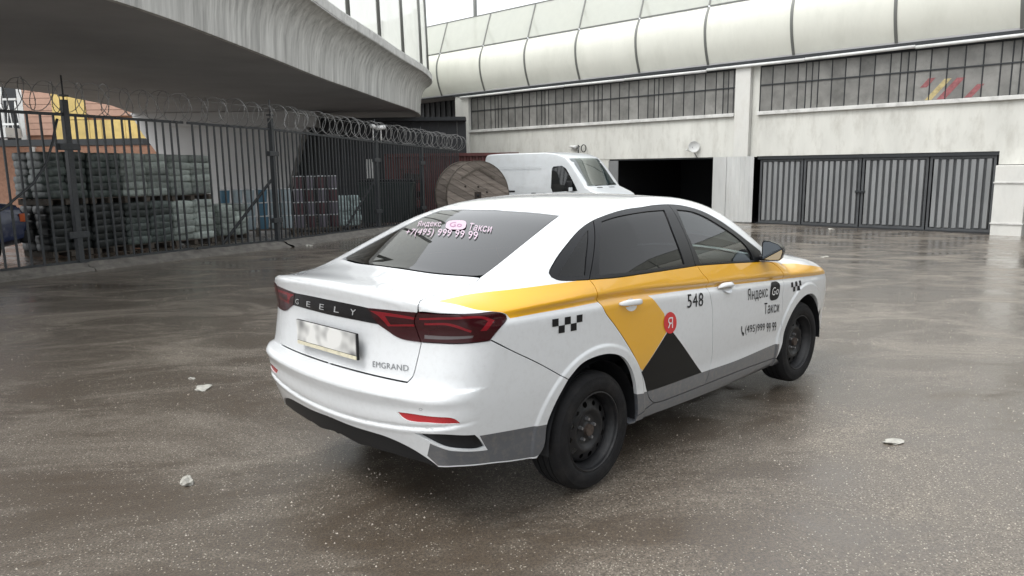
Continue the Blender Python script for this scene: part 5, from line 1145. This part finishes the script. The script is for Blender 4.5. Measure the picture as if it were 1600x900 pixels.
taxi = thing('taxi', 'white sedan taxi with yellow stripe and black steel wheels on wet asphalt', 'taxi', (0, 0, 0))
BAND = closed('band'); YV = straight('yellow_v'); BV = straight('black_v'); GD = closed('grey_door')
LIV = [(YV, '', 'vinyl_yellow'), (BV, '', 'vinyl_black'), (BAND, '', 'vinyl_yellow'), (GD, '', 'paint_grey')]
SIDES = ('R', 'L')
dt = OUT['dlo_top']; cut_b = OUT['b_line']; qs = OUT['q_line']
CREASE = m_side(np.array([(x, z + d) for x in np.arange(-.75, 3.2, .012) for z in [float(ZC(x))] for d in (-.07, -.05, -.038, -.026, -.016, -.008, -.003, .002, .007, .014)]))
RING = m_side(np.array([(xa + r*math.cos(a), .315 + r*math.sin(a)) for xa in (0., 2.65) for r in (.442, .449, .455, .461, .467, .473, .48) for a in np.arange(-.2, math.pi+.2, .022)]))
CREASE = np.vstack([CREASE, RING])
GROOVE = m_wrap(np.array([(u, .506 + .10*.70*math.cos(u/.85)**2*.9 + d) for u in np.arange(.25, .85*math.pi/2, .02) for d in np.arange(-.045, .05, .006)] + [(u, z + .07*math.cos(u/.85)**2 + d) for u in np.arange(.25, .85*math.pi/2, .02) for z in (.666, .70) for d in (-.014, -.008, -.003, .002, .007, .013)]))
GROOVE = np.vstack([GROOVE, RING[RING[:, 0] < -.22]])
# body side: pillars, roof rail and rear wing in one pressing
side_out = chain('-a_edge', '-ditch', '-glass_side', [OUT['glass_side'][0], OUT['shut_deck'][-1]], '-shut_deck', '-shut_up', '-lamp_side', [OUT['lamp_side'][0], OUT['bump_cut'][-1]], '-bump_cut', '-arch_rear', [OUT['arch_rear'][0], OUT['cut_rear'][-1]], '-cut_rear', '-dlo_tail', '-dlo_top', [dt[0], OUT['a_edge'][-1]])
body = panel('cyl', side_out, [(BAND, '', 'vinyl_yellow'), (GD, '', 'paint_grey')], extra=CREASE)['']
body_l = panel('cyl', side_out, [(BAND[BAND[:, 0] > -.30], '', 'vinyl_yellow'), (GD, '', 'paint_grey')], extra=CREASE)['']
emit('body_side', body, taxi, 'R', depth=.022); emit('body_side', body_l, taxi, 'L', depth=.022)
# doors
rd = panel('cyl', chain('belt_rear', 'cut_mid', '-door_bot_rear', '-cut_rear'), LIV, extra=CREASE)['']
fd = panel('cyl', chain('belt_front', 'cut_front', '-door_bot_front', '-cut_mid'), LIV, extra=CREASE)['']
# upper frames of the doors with their panes
top_front = dens([p for p in dt[:9]]); top_rear = dens(dt[8:15]); top_q = dens(dt[14:])
fr_f = panel('cyl', chain(top_front, cut_b, 'belt_front', [OUT['belt_front'][-1], dt[0]]), [(closed('w_front'), 'glass', 'glass_clear')], base='satin_black')
fr_r = panel('cyl', chain(top_rear, qs, 'belt_rear', cut_b[::-1]), [(closed('w_rear'), 'glass', 'glass_tint')], base='satin_black')
fr_q = panel('cyl', chain(top_q, 'dlo_tail', [OUT['dlo_tail'][-1], qs[-1]], qs[::-1]), [(closed('w_quarter'), 'glass', 'glass_tint')], base='satin_black')
sill = panel('cyl', chain('door_bot_rear', 'door_bot_front', [OUT['door_bot_front'][-1], OUT['sill_bot'][-1]], '-sill_bot', '-sill_rear', [OUT['sill_rear'][0], OUT['cut_rear'][-1]]), base='paint_grey')['']
fen = panel('cyl', chain('hood_edge', 'fender_front', '-arch_front', [OUT['arch_front'][0], OUT['cut_front'][-1]], '-cut_front', [OUT['cut_front'][0], dt[0], OUT['a_edge'][-1]]), [(BAND, '', 'vinyl_yellow')], extra=CREASE)['']
doors = {}
for s in SIDES:
    d1 = emit('door', fd, taxi, s); d2 = emit('door', rd, taxi, s); doors[s] = (d1, d2)
    for d, fr, gm in ((d1, fr_f, 'glass_clear'), (d2, fr_r, 'glass_tint')):
        emit('window_frame', fr[''], d, s, off=-.001, depth=.02)
        emit('window', fr['glass'], d, s, off=-.007, depth=.003, lining=False)
    emit('window_frame', fr_q[''], taxi, s, off=-.001, depth=.02); emit('window', fr_q['glass'], taxi, s, off=-.006, depth=.003, lining=False)
    emit('sill', sill, taxi, s, depth=.05); emit('fender', fen, taxi, s, depth=.022)
# roof, screens, bonnet
C0 = lambda a, b: [a, b]
roof = panel('top', chain('-glass_top', 'ditch', 'wind_top', [OUT['wind_top'][-1], OUT['glass_top'][-1]]))['']
emit('roof', roof, taxi, 'B')
rg = panel('top', chain('glass_side', 'glass_top', [OUT['glass_top'][-1], OUT['glass_low'][-1]], '-glass_low'), base='glass_rear')['']
rear_glass = emit('rear_window', rg, taxi, 'B', off=-.003, depth=.004, lining=False)
ws = panel('top', chain('a_edge', 'cowl', [OUT['cowl'][-1], OUT['wind_top'][-1]], '-wind_top'), base='glass_clear')['']
emit('windscreen', ws, taxi, 'B', off=-.003, depth=.004, lining=False)
hood = panel('top', chain('-cowl', 'hood_edge', 'hood_front', [OUT['hood_front'][-1], OUT['cowl'][-1]]))['']
emit('bonnet', hood, taxi, 'B')
# boot lid: top and rear face
tl_in = chain('lamp_in_top', [OUT['lamp_in_top'][-1], OUT['lamp_in_low'][-1]], '-lamp_in_low', '-shut_lamp')
bar = chain('bar_top', [OUT['bar_top'][-1], OUT['bar_low'][-1]], '-bar_low', [OUT['bar_low'][0], OUT['lamp_in_top'][-1]])
lid = panel('lid', chain('-deck_front', '-shut_deck', '-shut_up', 'shut_lamp', 'shut_low', 'trunk_bot', 'lid_centre'),
            [(tl_in, 'lamp', 'lamp_red'), (closed('strip_c'), 'lamp', 'lamp_bright'), (bar, 'bar', 'gloss_black')], step=.012)
boot = emit('boot_lid', lid[''], taxi, 'B')
for s in SIDES: emit('tail_lamp', lid['lamp'], boot, s, off=.004, depth=.02, lining=False)
bar_o = emit('trim_bar', lid['bar'], boot, 'B', off=.002, depth=.02, lining=False)
lamp = panel('wrap', chain('lamp_side', 'shut_lamp', '-lamp_low'), [(closed('strip_b'), '', 'lamp_bright'), (closed('strip_a'), '', 'lamp_bright'), (closed('lamp_clear'), '', 'lamp_clear')], step=.02, base='lamp_red')['']
for s in SIDES: emit('tail_lamp', lamp, taxi, s, off=.004, depth=.02, lining=False)
# rear bumper
bp = panel('wrap', chain('bump_cut', [OUT['bump_cut'][-1], OUT['lamp_low'][0]], 'lamp_low', 'shut_low', 'trunk_bot', [OUT['trunk_bot'][-1], OUT['bump_low'][-1]], '-bump_low', '-arch_tail'),
           [(closed('grey_tail'), '', 'paint_grey'), (closed('vent'), 'vent', 'satin_black'), (closed('vent_in'), 'vent', 'black_plastic'), (closed('reflector'), 'refl', 'reflector_red')], step=.02, extra=GROOVE)
bumper = emit('bumper', bp[''], taxi, 'B', depth=.03)
for s in SIDES:
    emit('vent', bp['vent'], bumper, s, off=-.016, depth=.01, lining=False)
    emit('reflector', bp['refl'], bumper, s, off=-.004, depth=.01, lining=False)
val = panel('wrap', chain('val_top', [OUT['val_top'][-1], OUT['val_low'][-1]], '-val_low'), step=.02, base='black_plastic')['']
emit('valance', val, bumper, 'B', off=-.006, depth=.05)
# front bumper: nose face below the bonnet (behind the wheels' line of sight, closes the car)
def grid_patch(fn, nu, nv):
    v = [fn(i/nu, j/nv) for j in range(nv+1) for i in range(nu+1)]
    f = [(j*(nu+1)+i, j*(nu+1)+i+1, (j+1)*(nu+1)+i+1, (j+1)*(nu+1)+i) for j in range(nv) for i in range(nu)]
    return v, f
def nose_fn(u, v):
    ph = math.radians(-70 + 140*u); z = .22 + .60*v
    P = solve(np.array([[2.75, 0, z]]), np.array([[math.cos(ph), math.sin(ph), 0]]), 1.6)[0]
    return tuple(P - np.array([.004, 0, 0]))
v, f = grid_patch(nose_fn, 44, 16); nose = pydata('front_bumper', v, f, 'paint_white', taxi, True)
for sd in (-1, 1):
    hv = []
    for (ph, z) in ((52, .80), (30, .78), (26, .70), (40, .67), (58, .71)):
        a = math.radians(ph*sd); P = solve(np.array([[2.75, 0, z]]), np.array([[math.cos(a), math.sin(a), 0]]), 1.6)[0]; hv.append(P + np.array([.006, 0, 0]))
    pydata('headlamp', hv, [tuple(range(5))], 'lamp_clear', nose)
bmn = bmesh.new(); add_box(bmn, (3.545, 0, .52), (.03, 1.0, .26), bev=.01); bm_obj('grille', bmn, 'black_plastic', nose)
# underbody and wheel housings
bm = bmesh.new()
add_box(bm, (1.32, 0, .26), (1.80, 1.56, .10)); add_box(bm, (1.32, 0, .40), (3.7, 1.10, .30))
add_box(bm, (-.64, 0, .46), (.40, 1.10, .20))
bm_obj('underbody', bm, 'black_plastic', taxi)
for xa in (0., 2.65):
    for sd in (-1, 1):
        v, f = lathe([(.37, .0), (.375, -.10), (.365, -.32), (.02, -.325)], 28, 'y', math.pi*1.06)
        rot = Matrix.Rotation(math.radians(5.4), 4, 'Y')
        v = [rot @ Vector(p) for p in v]
        v = [(p.x + xa, sd*(.872 + p.y), p.z + .32) for p in v]
        pydata('wheel_housing', v, f, 'black_plastic', taxi, True)
# wheels: pressed steel rims
def steel_disc():
    R = lambda r: np.interp(r, [0, .030, .034, .040, .075, .088, .108, .118, .128, .160, .172, .178], [.045, .045, .050, .056, .058, .050, .036, .037, .043, .052, .060, .074])
    outer = circle(0, 0, .178, .178, 72); holes = [circle(.1425*math.cos(a), .1425*math.sin(a), .0135 if k % 2 else .0165, .0135 if k % 2 else .0165, 16) for k, a in enumerate(np.arange(12)*math.pi/6)]
    bore = circle(0, 0, .031, .031, 24)
    ex = np.vstack([circle(0, 0, r, r, 60) for r in (.04, .06, .075, .083, .09, .1, .108, .113, .118, .124, .162, .168, .173)])
    ov, of, ids = cdt([outer, bore] + holes, ex)
    T = [t for t, i in zip(of, ids) if i.sum() == 1]
    return [(p.x, -.870 + float(R(p.length)), p.y) for p in ov], T
dv, df = steel_disc()
rim_prof = [(.178, .074), (.181, .085), (.186, .07), (.190, .035), (.199, .022), (.203, .010), (.2035, .002), (.2075, -.003), (.2135, -.001), (.2145, .008), (.208, .014)]
rv, rf = lathe([(r, -.870 + h) for r, h in rim_prof], 64)
tyre_prof = [(.205, .012), (.214, .004), (.218, -.003), (.232, -.008), (.252, -.012), (.272, -.0105), (.288, -.004), (.291, -.0045), (.298, .003), (.307, .014), (.3125, .026), (.3145, .036), (.3145, .050), (.3085, .051), (.3085, .057), (.3155, .058), (.3155, .086), (.3085, .087), (.3085, .095), (.3155, .096), (.3155, .13), (.3085, .131), (.3085, .139), (.315, .140), (.3135, .17), (.307, .186), (.29, .20), (.25, .205), (.205, .19)]
tv, tf = lathe([(r, -.870 + h) for r, h in tyre_prof], 80)
def nut_mesh():
    bm = bmesh.new()
    for h, r in ((0, .0105), (.016, .0100), (.021, .006)):
        pass
    bmesh.ops.create_cone(bm, cap_ends=True, segments=6, radius1=.0115, radius2=.0085, depth=.022)
    me = bpy.data.meshes.new('lug_nut'); bm.to_mesh(me); bm.free(); me.materials.append(M['chrome_dull']); return me
mat('chrome_dull', (.30, .30, .31), .4, .8)
mat('hub_rust', (.055, .040, .032), .7, var=.4, vscale=60)
nutm = nut_mesh(); wheel_me = tyre_me = None
for xa, st in ((0., 0.), (2.65, -2.)):
    for sd in (1, -1):
        if wheel_me is None:
            w = pydata('wheel', dv + [tuple(p) for p in rv], [tuple(t) for t in df] + [tuple(i+len(dv) for i in q) for q in rf], 'steel_wheel', taxi, True); wheel_me = w.data
            wheel_me.set_sharp_from_angle(angle=math.radians(50))
            t = pydata('tyre', tv, tf, 'rubber', w, True); tyre_me = t.data; tyre_me.set_sharp_from_angle(angle=math.radians(45))
            hb = bmesh.new(); add_tube(hb, [(0, -.842, 0), (0, -.80, 0)], .0315, 20); hub = bm_obj('hub', hb, 'hub_rust', w); hub_me = hub.data
        else:
            w = link('wheel', wheel_me, taxi); t = link('tyre', tyre_me, w); link('hub', hub_me, w)
        w.location = (xa, 0, .3145); w.rotation_euler = (0, random.uniform(0, 6), math.radians(st) + (0 if sd == 1 else math.pi))
        for k in range(5):
            a = 2*math.pi*k/5; n = link('lug_nut', nutm, w); n.location = (.0572*math.cos(a), -.822, .0572*math.sin(a)); n.rotation_euler = (math.pi/2, 0, 0)
# handles
def handle(tri, parent, sd):
    a, b, c = [np.array(p) for p in tri]; L = .205
    mid = .5*(a+b) + .5*(c-a); ax = (b-a)/np.linalg.norm(b-a); n = grad(mid[None])[0]; upv = np.cross(ax, n)
    if upv[2] < 0: upv = -upv
    bm = bmesh.new(); rings = []; K = 17
    for i in range(K):
        t = -1 + 2*i/(K-1); s = max(.12, (1-abs(t)**4.5))**.5
        o = mid + ax*t*L/2 + n*(.006 + .024*(1-t**4)*1.0); rr = []
        for j in range(14):
            th = 2*math.pi*j/14; co, si = math.cos(th), math.sin(th)
            p = o + upv*(.0165*s*np.sign(si)*abs(si)**.8) + n*(.0105*s*np.sign(co)*abs(co)**.8)
            rr.append(bm.verts.new((p[0], p[1]*sd, p[2])))
        rings.append(rr)
    for A, B in zip(rings[:-1], rings[1:]):
        for j in range(14): bm.faces.new((A[j], A[(j+1) % 14], B[(j+1) % 14], B[j]))
    for q in (rings[0], rings[-1]): bm.faces.new(q)
    h = bm_obj('handle', bm, 'paint_white', parent, True)
    # finger cup behind it
    bm = bmesh.new(); vs = []
    for ring, (r, d) in enumerate(((1, .0012), (.8, .0014), (.45, .0016))):
        vs.append([bm.verts.new(tuple((lambda p: (p[0], p[1]*sd, p[2]))(mid + ax*(.01 + .055*r*math.cos(2*math.pi*j/24)) + upv*(-.012 + .034*r*math.sin(2*math.pi*j/24)) + n*d))) for j in range(24)])
    for A, B in zip(vs[:-1], vs[1:]):
        for j in range(24): bm.faces.new((A[j], A[(j+1) % 24], B[(j+1) % 24], B[j]))
    bm.faces.new(vs[-1]); bm_obj('handle_cup', bm, 'paint_white', parent, True)
for s, sd in (('R', 1), ('L', -1)):
    handle(OUT['q_handF'], doors[s][0], sd); handle(OUT['q_handR'], doors[s][1], sd)
# door mirrors
mat('mirror_glass', (.42, .46, .50), .02, 1.)
for s, sd in (('R', 1), ('L', -1)):
    bm = bmesh.new(); rings = []
    # housing: stacked outlines from the glass plane forward
    prof = [(-.885, 1.040), (-.885, 1.155), (-.895, 1.172), (-.94, 1.170), (-1.00, 1.150), (-1.030, 1.125), (-1.034, 1.10), (-1.022, 1.055), (-1.005, 1.040), (-.94, 1.034)]
    cy, cz = -.955, 1.10
    for dx, sc in ((0, .93), (.0, 1.0), (.035, 1.02), (.075, .95), (.105, .78), (.125, .5), (.132, .2)):
        rings.append([bm.verts.new((1.86 + dx + (.0 if dx < .01 else .02*(cy - y)*0), sd*(cy + (y-cy)*sc + .02*(dx/.13)), cz + (z-cz)*sc)) for y, z in prof])
    for A, B in zip(rings[:-1], rings[1:]):
        for j in range(len(prof)): bm.faces.new((A[j], A[(j+1) % len(prof)], B[(j+1) % len(prof)], B[j]))
    bm.faces.new(rings[-1])
    hs = bm_obj('mirror', bm, 'gloss_black', doors[s][0], True); hs.data.set_sharp_from_angle(angle=math.radians(50))
    gl = [(1.866 + .05*(abs(y)-.955), sd*(cy + (y-cy)*.92), cz + (z-cz)*.90) for y, z in prof]
    pydata('mirror_glass', gl, [tuple(range(len(gl)))], 'mirror_glass', hs)
    bm = bmesh.new(); add_box(bm, (1.93, sd*-.865, 1.045), (.07, .10, .035), bev=.01); bm_obj('mirror_foot', bm, 'satin_black', hs, True)
# number plate with its frame, badge and lettering
pt = np.array(OUT['q_plateL']); pc = np.array([-1.036, 0, .795 + .056])
bm = bmesh.new(); add_box(bm, (-1.036, -.012, .868), (.012, .535, .128), bev=.004); plf = bm_obj('plate_frame', bm, 'black_plastic', boot)
box('number_plate', (-1.0435, -.012, .878), (.004, .520, .104), 'plate_white', plf); box('frame_strip', (-1.044, -.012, .814), (.004, .520, .017), 'plate_cream', plf)
RD, FD = doors['R'][1], doors['R'][0]
mat('badge', (.55, .56, .57), .3, .3); mat('badge_grey', (.22, .23, .24), .3, .4)
g3 = [np.array(p) for p in OUT['q_geely']]
for k, ch in enumerate('GEELY'):
    a = g3[0] + (g3[1]-g3[0])*(k*.232); b = a + (g3[1]-g3[0])*.072; lettering('letter', ch, 'wrap', [a, b, a + (g3[2]-g3[0])*1.0], 'badge', bar_o, off=.005)
lettering('badge', 'EMGRAND', 'wrap', OUT['q_bd'], 'badge_grey', boot, off=.003, bold=.004)
lettering('door_number', '548', 'side', OUT['q_d548'], 'print_dark', RD)
lettering('lettering', 'Яндекс', 'side', OUT['q_yan'], 'print_dark', FD)
lettering('lettering', 'Такси', 'side', OUT['q_taxi'], 'print_dark', FD)
tq = np.array(OUT['q_tel']); e = tq[1]-tq[0]
decal('phone_symbol', 'side', [tq[0]-e*.115, tq[0]-e*.035, tq[2]-e*.115], [[(0, .95), (.25, 1), (.35, .72), (.25, .6), (.5, .3), (.68, .38), (1, .22), (.9, 0), (.6, -.02), (.2, .3), (0, .65)]], 'print_dark', FD)
gb = decal('logo_badge', 'side', OUT['q_gob'], [circle(.5, .5, .5, .5, 40, 3.4)], 'print_dark', FD)
def sub_tri(tri, x0, x1, y0, y1):
    a, b, c = [np.array(p) for p in tri]; return [a+(b-a)*x0+(c-a)*y0, a+(b-a)*x1+(c-a)*y0, a+(b-a)*x0+(c-a)*y1]
for tx, a0, a1 in (('(495)999', 0, .615), ('99', .675, .81), ('99', .865, 1.)): lettering('lettering', tx, 'side', sub_tri(OUT['q_tel'], a0, a1, 0, 1), 'print_dark', FD)
lettering('logo_lettering', 'Go', 'side', sub_tri(OUT['q_gob'], .17, .85, .29, .73), 'print_white', gb, off=.0046)
rc = decal('logo_badge', 'side', OUT['q_ya'], [circle(.5, .5, .5, .5, 40)], 'vinyl_red', RD, off=.0026)
lettering('logo_lettering', 'Я', 'side', sub_tri(OUT['q_ya'], .30, .68, .26, .76), 'print_white', rc, off=.0046)
def checks(tri, parent):
    polys = []
    for r, xs in ((1, (0, 2, 4)), (0, (1, 3))):
        for x in xs: polys.append([(x/5, r*.5), ((x+1)/5, r*.5), ((x+1)/5, r*.5+.5), (x/5, r*.5+.5)])
    decal('checker_mark', 'side', tri, [[(a*.998+.001, b*.996+.002) for a, b in p] for p in polys], 'print_dark', parent)
bs = [o for o in taxi.children if o.name.startswith('body_side')][0]; fe = [o for o in taxi.children if o.name.startswith('fender')][0]
checks(OUT['q_chkR'], bs); checks(OUT['q_chkF'], fe)
lettering('window_lettering', 'Яндекс', 'top', OUT['q_rgY'], 'print_pink', rear_glass, off=.003)
gg = decal('window_logo', 'top', OUT['q_rgG'], [circle(.5, .5, .5, .5, 40, 3.2)], 'print_pink', rear_glass, off=.003)
lettering('logo_lettering', 'Go', 'top', sub_tri(OUT['q_rgG'], .2, .8, .25, .75), 'print_plum', gg, off=.0045)
lettering('window_lettering', 'Такси', 'top', OUT['q_rgT'], 'print_pink', rear_glass, off=.003)
lettering('window_lettering', '+7(495) 999 99 99', 'top', OUT['q_rgN'], 'print_pink', rear_glass, off=.003)
sq = np.array(OUT['q_sensor']); decal('parking_sensor', 'wrap', OUT['q_sensor'], [circle(.5, .5, .5, .5, 20), circle(.5, .5, .42, .42, 20)], 'interior', bumper)
# cabin
def cushion(name, c, s, parent, rot=None, m='cloth_seat', bev=.05): return box(name, c, s, m, parent, rot, bev, True)
tilt = Matrix.Rotation(math.radians(-14), 3, 'Y')
for y in (-.36, .36):
    se = cushion('front_seat', (1.30, y, .58), (.52, .48, .16), taxi); cushion('seat_back', (1.02, y, .88), (.13, .46, .56), se, tilt); cushion('headrest', (.90, y, 1.25), (.09, .26, .17), se, tilt, bev=.035)
rs = cushion('rear_seat', (.38, 0, .60), (.50, 1.25, .16), taxi); cushion('seat_back', (.08, 0, .88), (.14, 1.25, .52), rs, tilt)
box('rear_shelf', (-.22, 0, 1.105), (.56, 1.1, .02), 'interior', taxi); box('cabin_floor', (1.1, 0, .48), (2.5, 1.5, .04), 'interior', taxi)
box('dashboard', (2.02, 0, .93), (.46, 1.40, .20), 'interior', taxi, None, .05, True)
a = [(1.72 + .045*math.cos(t)*-.4, .36 + .18*math.cos(t), .98 + .18*math.sin(t)) for t in np.linspace(0, 2*math.pi, 28, endpoint=False)]
tube('steering_wheel', a, .013, 'black_plastic', taxi, 8, True)
cv = [(2.02, 0, 0)]
